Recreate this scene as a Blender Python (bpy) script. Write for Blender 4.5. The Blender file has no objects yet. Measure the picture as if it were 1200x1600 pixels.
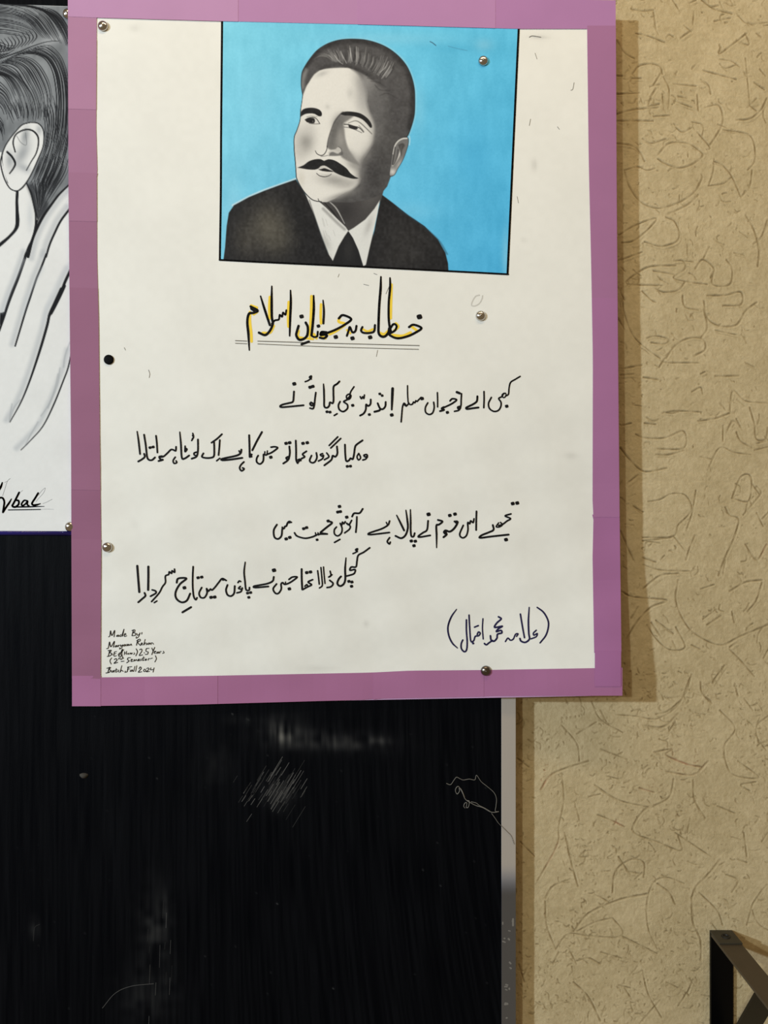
import bpy, math, random
import numpy as np

# ------------------------------------------------------------------ camera, light, exposure
S = 0.00075          # metres on the wall for one photograph pixel (1200 x 1600 frame)
D = 0.87             # camera distance from the wall
scene = bpy.context.scene
COL = scene.collection

cam_data = bpy.data.cameras.new('camera')
cam = bpy.data.objects.new('camera', cam_data)
COL.objects.link(cam)
cam_data.sensor_fit = 'VERTICAL'
cam_data.sensor_height = 36.0
cam_data.lens = 36.0 * D / (1600 * S)
cam_data.clip_start = 0.02
cam.location = (0, -D, 0)
cam.rotation_euler = (math.pi / 2, 0, 0)
scene.camera = cam

world = bpy.data.worlds.new('room_ambient')
scene.world = world
world.use_nodes = True
bg = world.node_tree.nodes['Background']
bg.inputs['Color'].default_value = (1.0, 0.74, 0.44, 1)
bg.inputs['Strength'].default_value = 0.20


def area(name, loc, target, size, power, color):
    l = bpy.data.lights.new(name, 'AREA')
    l.shape = 'DISK'
    l.size = size
    l.energy = power
    l.color = color
    o = bpy.data.objects.new(name, l)
    COL.objects.link(o)
    o.location = loc
    dx, dy, dz = (target[i] - loc[i] for i in range(3))
    from mathutils import Vector
    o.rotation_euler = Vector((dx, dy, dz)).to_track_quat('-Z', 'Y').to_euler()
    return o


area('window_daylight', (-3.48, -3.0, 1.05), (0, 0, 0.1), 0.16, 138, (0.81, 1.0, 1.22))
area('room_lamp', (-2.40, -4.6, 1.10), (0, 0, 0.1), 0.18, 58, (0.96, 1.0, 0.88))
# warm tube under the ceiling, well above the frame
tube = area('ceiling_tube', (0.10, -0.72, 1.36), (0.05, 0, 0.0), 1.2, 7.2, (1.0, 0.78, 0.50))
tube.data.shape = 'RECTANGLE'
tube.data.size_y = 0.10

vs = scene.view_settings
vs.view_transform = 'Standard'
vs.look = 'None'
vs.gamma = 1.0
vs.exposure = 0.0
vs.use_curve_mapping = False

random.seed(7)
rng = np.random.default_rng(7)


# ------------------------------------------------------------------ helpers
def P(px, py, d=0.0):
    """world position of photograph pixel (px, py) on a plane d metres in front of the wall"""
    k = S * (D - d) / D
    return ((px - 600) * k, -d, (800 - py) * k)


def lin(c):
    c = np.asarray(c, dtype=float) / 255.0
    return np.where(c <= 0.04045, c / 12.92, ((c + 0.055) / 1.055) ** 2.4)


def nodes_of(m):
    m.use_nodes = True
    return m.node_tree.nodes, m.node_tree.links


def mat(name, rgb, rough=0.7, metal=0.0, spec=0.3, var=0.0, scale=60.0, bump=0.0, bscale=900.0, stretch=None):
    """procedural material: base colour with faint noise variation and fine bump"""
    m = bpy.data.materials.new(name)
    N, L = nodes_of(m)
    b = N['Principled BSDF']
    c = lin(rgb)
    b.inputs['Roughness'].default_value = rough
    b.inputs['Metallic'].default_value = metal
    b.inputs['Specular IOR Level'].default_value = spec
    tc = N.new('ShaderNodeTexCoord')
    mp = N.new('ShaderNodeMapping')
    L.new(tc.outputs['Object'], mp.inputs['Vector'])
    if stretch:
        mp.inputs['Scale'].default_value = stretch
    nz = N.new('ShaderNodeTexNoise')
    nz.inputs['Scale'].default_value = scale
    nz.inputs['Detail'].default_value = 4
    L.new(mp.outputs['Vector'], nz.inputs['Vector'])
    mx = N.new('ShaderNodeMix')
    mx.data_type = 'RGBA'
    mx.inputs[6].default_value = (*(c * (1 - var)), 1)
    mx.inputs[7].default_value = (*np.minimum(c * (1 + var), 1), 1)
    L.new(nz.outputs['Fac'], mx.inputs[0])
    L.new(mx.outputs[2], b.inputs['Base Color'])
    if bump:
        n2 = N.new('ShaderNodeTexNoise')
        n2.inputs['Scale'].default_value = bscale
        n2.inputs['Detail'].default_value = 3
        L.new(mp.outputs['Vector'], n2.inputs['Vector'])
        bp = N.new('ShaderNodeBump')
        bp.inputs['Strength'].default_value = bump
        bp.inputs['Distance'].default_value = 0.001
        L.new(n2.outputs['Fac'], bp.inputs['Height'])
        L.new(bp.outputs['Normal'], b.inputs['Normal'])
    return m


def paint_mat(name, rough=0.75, spec=0.2, bump=0.0, bscale=900.0, stretch=None):
    """pigment from the colour attribute of the mesh"""
    m = bpy.data.materials.new(name)
    N, L = nodes_of(m)
    b = N['Principled BSDF']
    at = N.new('ShaderNodeAttribute')
    at.attribute_name = 'pigment'
    L.new(at.outputs['Color'], b.inputs['Base Color'])
    b.inputs['Roughness'].default_value = rough
    b.inputs['Specular IOR Level'].default_value = spec
    if bump:
        tc = N.new('ShaderNodeTexCoord')
        mp = N.new('ShaderNodeMapping')
        L.new(tc.outputs['Object'], mp.inputs['Vector'])
        if stretch:
            mp.inputs['Scale'].default_value = stretch
        n2 = N.new('ShaderNodeTexNoise')
        n2.inputs['Scale'].default_value = bscale
        n2.inputs['Detail'].default_value = 4
        L.new(mp.outputs['Vector'], n2.inputs['Vector'])
        bp = N.new('ShaderNodeBump')
        bp.inputs['Strength'].default_value = bump
        bp.inputs['Distance'].default_value = 0.001
        L.new(n2.outputs['Fac'], bp.inputs['Height'])
        L.new(bp.outputs['Normal'], b.inputs['Normal'])
    return m


def obj(name, me, m=None, parent=None):
    o = bpy.data.objects.new(name, me)
    COL.objects.link(o)
    if m is not None:
        me.materials.append(m)
    if parent is not None:
        o.parent = parent
        o.matrix_parent_inverse = parent.matrix_world.inverted() if False else o.matrix_parent_inverse
        # parents sit at a base point without rotation: keep children in world coordinates
        o.location = (-parent.location[0], -parent.location[1], -parent.location[2])
    return o


def tag(o, label, cat, group=None, kind=None):
    if label:
        o['label'] = label
    if cat:
        o['category'] = cat
    if group:
        o['group'] = group
    if kind:
        o['kind'] = kind
    return o


def empty(name, loc, label, cat, group=None):
    o = bpy.data.objects.new(name, None)
    COL.objects.link(o)
    o.location = loc
    o.empty_display_size = 0.02
    return tag(o, label, cat, group)


def np_mesh(name, co, quads, smooth=True, pigment=None):
    me = bpy.data.meshes.new(name)
    co = np.ascontiguousarray(co, dtype=np.float32)
    quads = np.ascontiguousarray(quads, dtype=np.int32)
    n, k = quads.shape
    me.vertices.add(len(co))
    me.vertices.foreach_set('co', co.ravel())
    me.loops.add(n * k)
    me.loops.foreach_set('vertex_index', quads.ravel())
    me.polygons.add(n)
    me.polygons.foreach_set('loop_start', np.arange(0, n * k, k, dtype=np.int32))
    me.polygons.foreach_set('loop_total', np.full(n, k, dtype=np.int32))
    me.update(calc_edges=True)
    me.polygons.foreach_set('use_smooth', np.full(n, bool(smooth), dtype=bool))
    if pigment is not None:
        a = me.color_attributes.new('pigment', 'FLOAT_COLOR', 'POINT')
        rgba = np.ones((len(co), 4), dtype=np.float32)
        rgba[:, :3] = pigment
        a.data.foreach_set('color', rgba.ravel())
    return me


def py_mesh(name, verts, faces, smooth=False):
    me = bpy.data.meshes.new(name)
    me.from_pydata(verts, [], faces)
    if smooth:
        me.polygons.foreach_set('use_smooth', [True] * len(me.polygons))
    me.update()
    return me


def grid_quads(nx, ny):
    """vertex index = j * nx + i, j runs down; faces look towards -Y"""
    i, j = np.meshgrid(np.arange(nx - 1), np.arange(ny - 1))
    a = (j * nx + i).ravel()
    return np.stack([a, a + nx, a + nx + 1, a + 1], axis=1)


def cr(pts, step=2.0):
    """Catmull-Rom resampling of rows of numbers (first two columns are x, y)"""
    p = np.asarray(pts, dtype=float)
    if len(p) < 3:
        n = max(2, int(np.hypot(*(p[-1, :2] - p[0, :2])) / step) + 1) if len(p) == 2 else 1
        return p if len(p) == 1 else p[0] + (p[1] - p[0]) * np.linspace(0, 1, n)[:, None]
    q = np.vstack([2 * p[0] - p[1], p, 2 * p[-1] - p[-2]])
    out = []
    for i in range(1, len(q) - 2):
        a, b, c, d = q[i - 1], q[i], q[i + 1], q[i + 2]
        n = max(2, int(np.hypot(*(c - b)[:2]) / step) + 1)
        t = np.linspace(0, 1, n, endpoint=False)[:, None]
        out.append(0.5 * (2 * b + (c - a) * t + (2 * a - 5 * b + 4 * c - d) * t ** 2 + (3 * b - a - 3 * c + d) * t ** 3))
    out.append(p[-1:])
    return np.vstack(out)


def pts(s, ox=0.0, oy=0.0, k=1.0):
    """'x,y x,y' in a magnified view -> photograph pixels"""
    return [(ox + float(a.split(',')[0]) / k, oy + float(a.split(',')[1]) / k) for a in s.split()]


def vnoise(x, y, cell, seed=0):
    """smooth value noise in -1..1"""
    r = np.random.default_rng(seed)
    g = r.uniform(-1, 1, (256, 256))
    u, v = x / cell, y / cell
    iu, iv = np.floor(u).astype(int), np.floor(v).astype(int)
    fu, fv = u - iu, v - iv
    fu = fu * fu * (3 - 2 * fu)
    fv = fv * fv * (3 - 2 * fv)
    iu &= 255
    iv &= 255
    i2, j2 = (iu + 1) & 255, (iv + 1) & 255
    return (g[iv, iu] * (1 - fu) + g[iv, i2] * fu) * (1 - fv) + (g[j2, iu] * (1 - fu) + g[j2, i2] * fu) * fv


class Canvas:
    """pigment laid on the vertices of a fine sheet, in sheet coordinates"""

    def __init__(self, X, Y, rgb):
        self.X, self.Y = X.ravel().astype(float), Y.ravel().astype(float)
        self.C = np.tile(np.asarray(rgb, float), (self.X.size, 1))

    def near(self, p, pad):
        p = np.asarray(p)
        return np.nonzero((self.X > p[:, 0].min() - pad) & (self.X < p[:, 0].max() + pad)
                          & (self.Y > p[:, 1].min() - pad) & (self.Y < p[:, 1].max() + pad))[0]

    def blend(self, idx, a, rgb):
        a = np.clip(a, 0, 1)[:, None]
        self.C[idx] = self.C[idx] * (1 - a) + np.asarray(rgb, float) * a

    def cover(self, p, blur, idx):
        x, y = self.X[idx], self.Y[idx]
        d2 = np.full(x.size, 1e9)
        inside = np.zeros(x.size, bool)
        n = len(p)
        for i in range(n):
            (ax, ay), (bx, by) = p[i], p[(i + 1) % n]
            ex, ey = bx - ax, by - ay
            t = np.clip(((x - ax) * ex + (y - ay) * ey) / (ex * ex + ey * ey + 1e-9), 0, 1)
            d2 = np.minimum(d2, (x - ax - t * ex) ** 2 + (y - ay - t * ey) ** 2)
            if ay != by:
                inside ^= ((ay > y) != (by > y)) & (x < (bx - ax) * (y - ay) / (by - ay) + ax)
        sd = np.where(inside, -1, 1) * np.sqrt(d2)
        t = np.clip(0.5 - sd / (2 * blur), 0, 1)
        return t * t * (3 - 2 * t)

    def fill(self, p, rgb, blur=0.6, alpha=1.0, clip=None, smooth=True, clipblur=0.7):
        if smooth:
            p = cr(list(p) + [p[0]], 4.0)[:-1]
        idx = self.near(p, blur + 1)
        a = self.cover(p, blur, idx) * alpha
        if clip is not None:
            a *= self.cover(clip, clipblur, idx)
        self.blend(idx, a, rgb)

    def line(self, p, w, rgb, blur=0.6, alpha=1.0, clip=None):
        """w: one width or (start, middle, end)"""
        q = cr(p, 2.5)
        w = w if isinstance(w, tuple) else (w, w, w)
        s = np.linspace(0, 1, len(q))
        ww = np.interp(s, [0, 0.5, 1], w) / 2
        idx = self.near(q, max(w) / 2 + blur + 1)
        x, y = self.X[idx], self.Y[idx]
        best = np.full(x.size, 1e9)
        for i in range(len(q) - 1):
            ax, ay = q[i]
            ex, ey = q[i + 1] - q[i]
            t = np.clip(((x - ax) * ex + (y - ay) * ey) / (ex * ex + ey * ey + 1e-9), 0, 1)
            d = np.hypot(x - ax - t * ex, y - ay - t * ey) - (ww[i] + (ww[i + 1] - ww[i]) * t)
            best = np.minimum(best, d)
        t = np.clip(0.5 - best / (2 * blur), 0, 1)
        a = t * t * (3 - 2 * t) * alpha
        if clip is not None:
            a *= self.cover(clip, 0.7, idx)
        self.blend(idx, a, rgb)

    def blob(self, cx, cy, rx, ry, rgb, alpha=1.0, ang=0.0, clip=None):
        R = max(rx, ry) * 2.5
        idx = self.near([(cx - R, cy - R), (cx + R, cy + R)], 0)
        x, y = self.X[idx] - cx, self.Y[idx] - cy
        c, s = math.cos(math.radians(ang)), math.sin(math.radians(ang))
        u, v = (x * c + y * s) / rx, (-x * s + y * c) / ry
        a = np.exp(-(u * u + v * v)) * alpha
        if clip is not None:
            a *= self.cover(clip, 0.7, idx)
        self.blend(idx, a, rgb)

    def grain(self, amp, cell, seed, mask=None):
        n = vnoise(self.X + 4000, self.Y + 4000, cell, seed) * amp
        if mask is not None:
            n = n * mask
        self.C += n[:, None]

    def pigment(self):
        return lin(np.clip(self.C, 0, 255))


def bilinear(quad, nx, ny):
    (ax, ay), (bx, by), (cx, cy), (dx, dy) = quad       # TL TR BR BL
    u, v = np.meshgrid(np.linspace(0, 1, nx), np.linspace(0, 1, ny))
    X = ax * (1 - u) * (1 - v) + bx * u * (1 - v) + cx * u * v + dx * (1 - u) * v
    Y = ay * (1 - u) * (1 - v) + by * u * (1 - v) + cy * u * v + dy * (1 - u) * v
    return X, Y


def sheet(name, X, Y, depth, m, parent, pigment=None, thick=0.0):
    k = S * (D - depth) / D
    co = np.stack([(X - 600) * k, -depth * np.ones_like(X), (800 - Y) * k], axis=-1).reshape(-1, 3)
    me = np_mesh(name, co, grid_quads(X.shape[1], X.shape[0]), not thick, pigment)
    o = obj(name, me, m, parent)
    if thick:
        md = o.modifiers.new('thickness', 'SOLIDIFY')
        md.thickness = thick
        md.offset = -1.0
    return o


def strokes(name, spec, ox, oy, k, depth_fn, layer, m, parent, wk=1.0, ribbon=False):
    """pen strokes as flat ink shapes; spec lines: 'width x,y x,y ...' or 'o radius x,y ...'"""
    V, F = [], []
    cnt = 0

    def disc(x, y, r, lift, n=10):
        b = len(V)
        for i in range(n):
            a = 2 * math.pi * i / n
            qx, qy = x + r * math.cos(a), y + r * math.sin(a)
            V.append(P(qx, qy, depth_fn(qx, qy) + layer + lift))
        F.append([b + n - 1 - i for i in range(n)][::-1])

    for ln in spec.strip().splitlines():
        tk = ln.split()
        if not tk:
            continue
        lift = 0.000004 * (cnt % 5)
        cnt += 1
        if tk[0].startswith('o'):
            r = float(tk[0][1:]) / k * (1.10 if wk > 1.0 else 1.0)
            for q in tk[1:]:
                a, b = q.split(',')
                x, y = ox + float(a) / k, oy + float(b) / k
                # pen dots are small slanted squares with soft corners
                b0 = len(V)
                for i in range(12):
                    an = 2 * math.pi * i / 12
                    rr = r * (1.0 + 0.10 * math.cos(4 * (an - 0.5)))
                    qx, qy = x + rr * 1.08 * math.cos(an), y + rr * 0.95 * math.sin(an)
                    V.append(P(qx, qy, depth_fn(qx, qy) + layer + lift))
                F.append(list(range(b0, b0 + 12)))
            continue
        w0 = float(tk[0]) * wk
        rows = []
        for q in tk[1:]:
            a = q.split(',')
            rows.append((ox + float(a[0]) / k, oy + float(a[1]) / k, (float(a[2]) * wk if len(a) > 2 else w0) / k))
        q = cr(rows, 1.2)
        if ribbon:                       # one clean strip with rounded ends
            tg = np.gradient(q[:, :2], axis=0)
            tg /= np.maximum(np.hypot(tg[:, 0], tg[:, 1]), 1e-9)[:, None]
            nn = np.stack([-tg[:, 1], tg[:, 0]], axis=1)
            left = [tuple(q[i, :2] + nn[i] * q[i, 2] / 2) for i in range(len(q))]
            right = [tuple(q[i, :2] - nn[i] * q[i, 2] / 2) for i in range(len(q))]
            b = len(V)
            for (ax, ay), (bx, by) in zip(left, right):
                V.append(P(ax, ay, depth_fn(ax, ay) + layer + lift))
                V.append(P(bx, by, depth_fn(bx, by) + layer + lift))
            for i in range(len(q) - 1):
                F.append([b + 2 * i, b + 2 * i + 1, b + 2 * i + 3, b + 2 * i + 2])
            for e, sg in ((0, -1), (len(q) - 1, 1)):
                c0 = len(V)
                for j in range(1, 5):
                    a = math.pi * j / 5
                    o_ = q[e, :2] + (nn[e] * math.cos(a) + sg * tg[e] * math.sin(a)) * q[e, 2] / 2
                    V.append(P(o_[0], o_[1], depth_fn(o_[0], o_[1]) + layer + lift))
                F.append([b + 2 * e] + list(range(c0, c0 + 4)) + [b + 2 * e + 1])
            continue
        for i in range(len(q)):
            disc(q[i][0], q[i][1], q[i][2] / 2, lift)
            if i:
                x0, y0, w_0 = q[i - 1]
                x1, y1, w_1 = q[i]
                l = math.hypot(x1 - x0, y1 - y0)
                if l < 1e-6:
                    continue
                nx, ny = -(y1 - y0) / l, (x1 - x0) / l
                b = len(V)
                for (x, y, w, s) in ((x0, y0, w_0, 1), (x0, y0, w_0, -1), (x1, y1, w_1, -1), (x1, y1, w_1, 1)):
                    qx, qy = x + s * nx * w / 2, y + s * ny * w / 2
                    V.append(P(qx, qy, depth_fn(qx, qy) + layer + lift))
                F.append([b, b + 1, b + 2, b + 3])
    me = py_mesh(name, V, F)
    # all ink faces look away from the wall
    me.update()
    nrm = np.zeros(len(me.polygons) * 3)
    me.polygons.foreach_get('normal', nrm)
    ny_ = nrm.reshape(-1, 3)[:, 1]
    if (ny_ > 0).any():
        F = [f[::-1] if ny_[i] > 0 else f for i, f in enumerate(F)]
        me2 = py_mesh(name, V, F)
        bpy.data.meshes.remove(me)
        me = me2
    return obj(name, me, m, parent)


def box_faces(b):
    return [[b, b + 1, b + 2, b + 3], [b + 7, b + 6, b + 5, b + 4], [b, b + 4, b + 5, b + 1],
            [b + 1, b + 5, b + 6, b + 2], [b + 2, b + 6, b + 7, b + 3], [b + 3, b + 7, b + 4, b]]


def box(name, lo, hi, m, parent=None, bevel=0.0):
    (x0, y0, z0), (x1, y1, z1) = lo, hi
    V = [(x0, y0, z0), (x0, y1, z0), (x1, y1, z0), (x1, y0, z0),
         (x0, y0, z1), (x0, y1, z1), (x1, y1, z1), (x1, y0, z1)]
    me = py_mesh(name, V, box_faces(0))
    o = obj(name, me, m, parent)
    if bevel:
        b = o.modifiers.new('edge', 'BEVEL')
        b.width = bevel
        b.segments = 2
    return o


# ------------------------------------------------------------------ wall with scratched plaster relief
G5 = """905,0 960,40 1040,62|960,95 1035,80|985,10 1000,45|1060,60 1110,105 1200,100|1105,150 1060,185 985,240 990,210
690,55 700,130|870,50 865,110|860,135 810,170|525,180 560,235 605,262|610,150 660,160 740,190|745,170 760,155 778,165
595,330 625,295 680,285 720,300 730,330|690,380 720,330|665,470 680,430 700,395|665,475 715,465|730,420 735,490
735,345 760,400 755,490|780,375 880,385|885,425 890,495|900,355 935,380 945,420|910,315 1060,355|985,265 1040,275 1075,300
985,285 1010,305 1060,290|1100,260 1110,360 1120,470|1120,470 1150,495|1060,535 1120,530 1170,490 1195,440|525,510 600,490 710,480
525,540 690,540|690,520 760,515|920,480 980,470 1000,530 985,580 940,650|790,570 820,590 860,570|860,545 910,560 905,620
525,640 590,650 630,680 650,720|710,690 760,640 840,640 890,670 910,695 860,735 800,750 740,730 710,710
560,760 580,830 630,900 710,930 800,905 870,860 905,800 905,780|560,760 620,745 660,760 700,750|755,955 840,915 890,870
935,830 955,770 960,710|935,830 1000,820 1040,790|960,720 1000,740 1040,790 1080,880|1085,875 1120,830 1130,760
1000,580 1110,600 1140,650 1140,720 1110,760|985,875 1000,900 1035,900|535,1050 600,1010 700,975 670,1020 600,1075 545,1085
650,1080 720,1100 790,1080 805,1040 785,990 745,970|545,1160 640,1125|620,1215 680,1190 790,1185|620,1215 570,1265 700,1275
690,1210 780,1225|780,1165 820,1165 830,1200 780,1240 850,1260 930,1270|820,1165 870,1170|875,1200 910,1160 960,1200 945,1240
960,1200 955,1270 1030,1270 1040,1200 1015,1160|700,1290 740,1305 800,1295 830,1260|1100,960 1140,1030 1160,1120 1155,1190
1200,980 1170,1060 1135,1090|930,1320 1010,1318 1080,1305 1080,1360 1000,1365|820,1320 830,1370 890,1385
915,1345 930,1420 985,1455 1060,1450 1100,1390 1150,1350|900,1510 930,1460 915,1380|550,1330 560,1400 600,1500 670,1565 720,1600
745,1600 790,1540 850,1510 910,1515 920,1560 870,1590|660,1510 700,1500 755,1515 740,1535 680,1530|965,1475 1060,1495
520,338 550,340|595,350 635,350|525,420 630,415|985,200 990,240|640,620 680,640 745,620|885,590 940,655 930,670
1150,1060 1165,1160|1050,1130 1095,1140|940,1100 915,1150|1060,180 1115,200 1100,150|590,40 640,50 690,45|850,15 880,0
775,0 800,40 790,20|935,0 940,30 980,25|530,1420 560,1470|530,1280 560,1340|600,1270 710,1275|640,1300 680,1340 700,1350
1150,150 1170,165|1165,310 1190,340|1140,370 1185,400|1110,480 1150,440|1130,480 1160,470|780,450 860,480|800,430 840,440"""
G6 = """715,40 740,0|740,20 890,20|640,30 560,45|965,80 1070,78|645,85 710,95|1030,245 1045,145 1100,190 1200,200
730,245 790,235 905,240|890,280 960,270 1030,245|610,340 650,355 740,355 825,325 825,400 710,405|700,430 760,430 825,410
540,400 590,460 650,505 750,490|930,500 985,400 1050,420 1125,430|1060,330 1080,370 1130,400|1120,220 1140,290 1150,360 1190,360 1200,310
1040,625 1080,530 1125,530 1115,635 1040,625|665,640 720,630 770,605 830,610 860,660 845,700 800,745 775,795 640,800
780,795 800,820 830,860|835,770 860,700 880,590|835,900 850,850 875,790|1010,665 1030,700 1070,720 1050,800 1010,890 980,970
1090,700 1140,640 1170,600 1150,570|1100,830 1150,900 1195,830|1150,690 1180,750|640,920 720,945 850,950|640,1030 720,970 800,960
545,1040 600,1065 750,1080 680,1110 620,1170 570,1250|800,990 790,1080 830,1180 890,1240 990,1280 1080,1240 1200,1190
1030,1040 1100,1000 1175,990|910,1165 970,1120|660,1190 700,1250 760,1300 830,1290 790,1200|1030,1290 1060,1270
1030,1300 1080,1350 1140,1420|955,1450 1000,1380|860,1410 830,1500 760,1570 700,1590|900,1450 910,1500 950,1540|540,770 600,900
735,240 770,245 800,240|540,75 600,70|660,265 690,280 720,270|650,290 700,295|545,300 590,290|770,800 640,815|650,860 660,820 720,825
640,890 700,910|720,900 740,880|1000,300 1000,370|1020,320 1040,280|1080,310 1060,270|1130,560 1165,610|1100,690 1110,640
860,1280 900,1300|930,1190 990,1150|1040,1130 1050,1180|1110,1130 1150,1080 1175,1000|900,1030 960,1010|1000,960 1010,900
570,560 620,520|540,620 560,635|600,660 630,680|560,740 600,745|590,1160 620,1110|680,1180 720,1240|700,1170 780,1230
1140,410 1200,395|1150,380 1190,370|900,440 950,450|860,150 900,130 910,160|990,200 1010,230|1100,20 1140,40|900,70 920,60"""
G7 = """690,165 760,170 830,178 900,130 940,40|780,200 850,205 900,160|610,120 640,180 715,225|1055,0 1015,55|975,55 980,90 1010,120
1040,150 1090,210 1055,270 1065,340 1095,370 1170,375 1100,320|1200,170 1165,200 1165,240 1195,285|560,230 625,190|510,200 560,260 570,320
440,415 470,370 520,345 600,320|510,360 517,450 500,540 495,600 430,720|520,560 540,650 565,740|640,280 730,315|860,355 950,365 1000,320
885,380 870,440 820,470 780,490 750,555 830,590 910,620 900,570|620,400 700,450 800,475|950,385 955,450 990,510|890,560 1010,640
940,510 930,560|1030,470 1090,495|680,760 690,690 740,650 785,660 785,710|830,950 800,880 795,800 815,730 860,710 920,730
550,890 600,830 700,785 795,765|560,890 620,860 680,845|455,780 480,740 540,715|455,790 460,870 490,950
490,950 530,900 600,905 690,910 715,890 680,845|720,910 830,965|945,780 960,740 1000,700 1040,650|945,780 950,860 975,920 975,990
970,760 1030,820 1050,870|550,1060 600,1110 640,1190|780,1020 800,1100 845,1180|770,1200 840,1120|930,1100 950,1050
1130,870 1150,800 1190,740|360,310 400,340|370,590 420,640|365,1000 385,1060|400,1000 380,1040|590,620 570,640 600,640
820,290 880,280 860,300 930,330 980,340|770,410 820,425|700,640 740,700|730,690 790,700|830,730 870,760 890,800|1060,700 1100,720 1080,760
1010,860 1040,900|1100,650 1130,660|560,990 600,980 640,1000|540,960 560,1000|700,1070 740,1080|720,1080 740,1110|640,960 710,980
860,1060 900,1080|900,1140 940,1080|480,1000 500,960|600,440 640,430|560,480 570,520|630,500 680,520 720,540|660,370 700,380
1140,420 1110,400 1160,390|1180,590 1200,560|1120,560 1130,640|870,220 890,190|1120,110 1150,150|1090,60 1100,100|660,190 640,150"""

ux = np.concatenate([np.arange(772, 1225, 1.3), np.arange(1226, 1640, 2.6)])
uy = np.concatenate([np.arange(-300, -20, 2.6), np.arange(-18, 1620, 1.3), np.arange(1621, 1900, 2.6)])
gx0, gx1, gy0, gy1 = ux[0], ux[-1], uy[0], uy[-1]
H = np.zeros((uy.size, ux.size))        # relief in pixels (negative = scratched in)
GROOVE_TONE = np.zeros_like(H)  # how far the colour darkens inside each scratch


def groove(p, depth, width):
    q = cr(p, 2.0)
    ph = random.uniform(0, 50)
    for i in range(len(q) - 1):
        ax, ay = q[i]
        bx, by = q[i + 1]
        s = depth * (0.62 + 0.38 * math.sin(ph + i * 0.45) * math.sin(ph * 2 + i * 0.17))
        r = width * 4.2
        i0, i1 = np.searchsorted(ux, (min(ax, bx) - r, max(ax, bx) + r))
        j0, j1 = np.searchsorted(uy, (min(ay, by) - r, max(ay, by) + r))
        if i0 >= i1 or j0 >= j1:
            continue
        x, y = ux[i0:i1][None, :], uy[j0:j1][:, None]
        ex, ey = bx - ax, by - ay
        t = np.clip(((x - ax) * ex + (y - ay) * ey) / (ex * ex + ey * ey + 1e-9), 0, 1)
        d = np.hypot(x - ax - t * ex, y - ay - t * ey)
        cut = -s * np.exp(-(d / width) ** 2)
        rim = 0.30 * s * np.exp(-((d - 2.1 * width) / width) ** 2)
        h = H[j0:j1, i0:i1]
        H[j0:j1, i0:i1] = np.where(cut < -0.06, np.minimum(h, cut), np.where(h > -0.06, np.maximum(h, rim), h))
        GROOVE_TONE[j0:j1, i0:i1] = np.maximum(GROOVE_TONE[j0:j1, i0:i1], min(1, s) * np.exp(-(d / (width * 0.95)) ** 2))


# short nicks and flecks first, long trowel scratches over them
for i in range(8600):
    x, y = random.uniform(800, 1290), (random.uniform(-70, 1680) if i % 3 else random.uniform(1050, 1680))
    if i > 5200:
        x, y = random.choice(((random.uniform(1290, 1630), random.uniform(-280, 1880)), (random.uniform(1290, 1630), random.uniform(-280, 1880)),
                              (random.uniform(800, 1290), random.uniform(1680, 1890)), (random.uniform(800, 1290), random.uniform(-290, -70))))
    # the nicks come in drifts
    if vnoise(np.array([x + 3000.]), np.array([y + 3000.]), 70.0, 5)[0] < random.uniform(-0.75, 0.35):
        continue
    a = random.uniform(0, math.pi)
    l = random.choice((0.5, 0.8, 1.0, 1.2, 1.5, 2, 2.5, 3, 4, 5, 8))
    c = random.uniform(-1.3, 1.3)
    p = [(x, y), (x + l * math.cos(a), y + l * math.sin(a)),
         (x + l * (math.cos(a) + math.cos(a + c)), y + l * (math.sin(a) + math.sin(a + c)))]
    groove(p, random.uniform(0.40, 1.1), random.uniform(0.7, 1.05))
for spec, ox, oy, k in ((G5, 780, 0, 2.857), (G6, 780, 560, 2.857), (G7, 640, 1040, 2.143)):
    for g in spec.replace('\n', '|').split('|'):
        p = pts(g, ox, oy, k)
        groove(p, random.uniform(0.95, 1.4), random.uniform(0.9, 1.25))
        if random.random() < 0.25:
            o2 = random.uniform(3, 6)
            groove([(x + o2 * 0.6, y + o2) for x, y in p[: max(2, len(p) - 1)]], 0.45, 0.9)
for i in range(240):                     # the same finish goes on beyond the frame
    x, y = random.uniform(1215, 1620), random.uniform(-280, 1880)
    if i % 4 == 0:
        x, y = random.uniform(810, 1220), random.choice((random.uniform(-290, -40), random.uniform(1640, 1890)))
    r, a = random.uniform(12, 45), random.uniform(0, 6.28)
    groove([(x + r * math.cos(a + t * 0.4), y + r * math.sin(a + t * 0.4)) for t in range(random.randint(3, 6))], 0.9, 1.05)

GX, GY = np.meshgrid(ux, uy)
relief = H * 1.25 + 0.35 * vnoise(GX + 900, GY + 900, 26, 1) + 0.20 * vnoise(GX + 900, GY + 900, 7, 2) + 0.28 * vnoise(GX + 900, GY + 900, 2.6, 3)
edge = np.clip(np.minimum(np.minimum(GX - gx0, gx1 - GX), np.minimum(GY - gy0, gy1 - GY)) / 20, 0, 1)
relief *= edge
wall_rgb = np.array((192.0, 172.0, 132.0))
wc = np.tile(wall_rgb, GX.shape + (1,))
wc += (5 * vnoise(GX + 500, GY + 500, 60, 8) + 5 * vnoise(GX, GY + 90, 9, 9) + 5 * vnoise(GX, GY + 90, 2.6, 4))[..., None]
wc = wc * (1 - 0.55 * GROOVE_TONE[..., None] * edge[..., None]) + np.array((92, 72, 40)) * 0.55 * (GROOVE_TONE * edge)[..., None]
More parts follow.
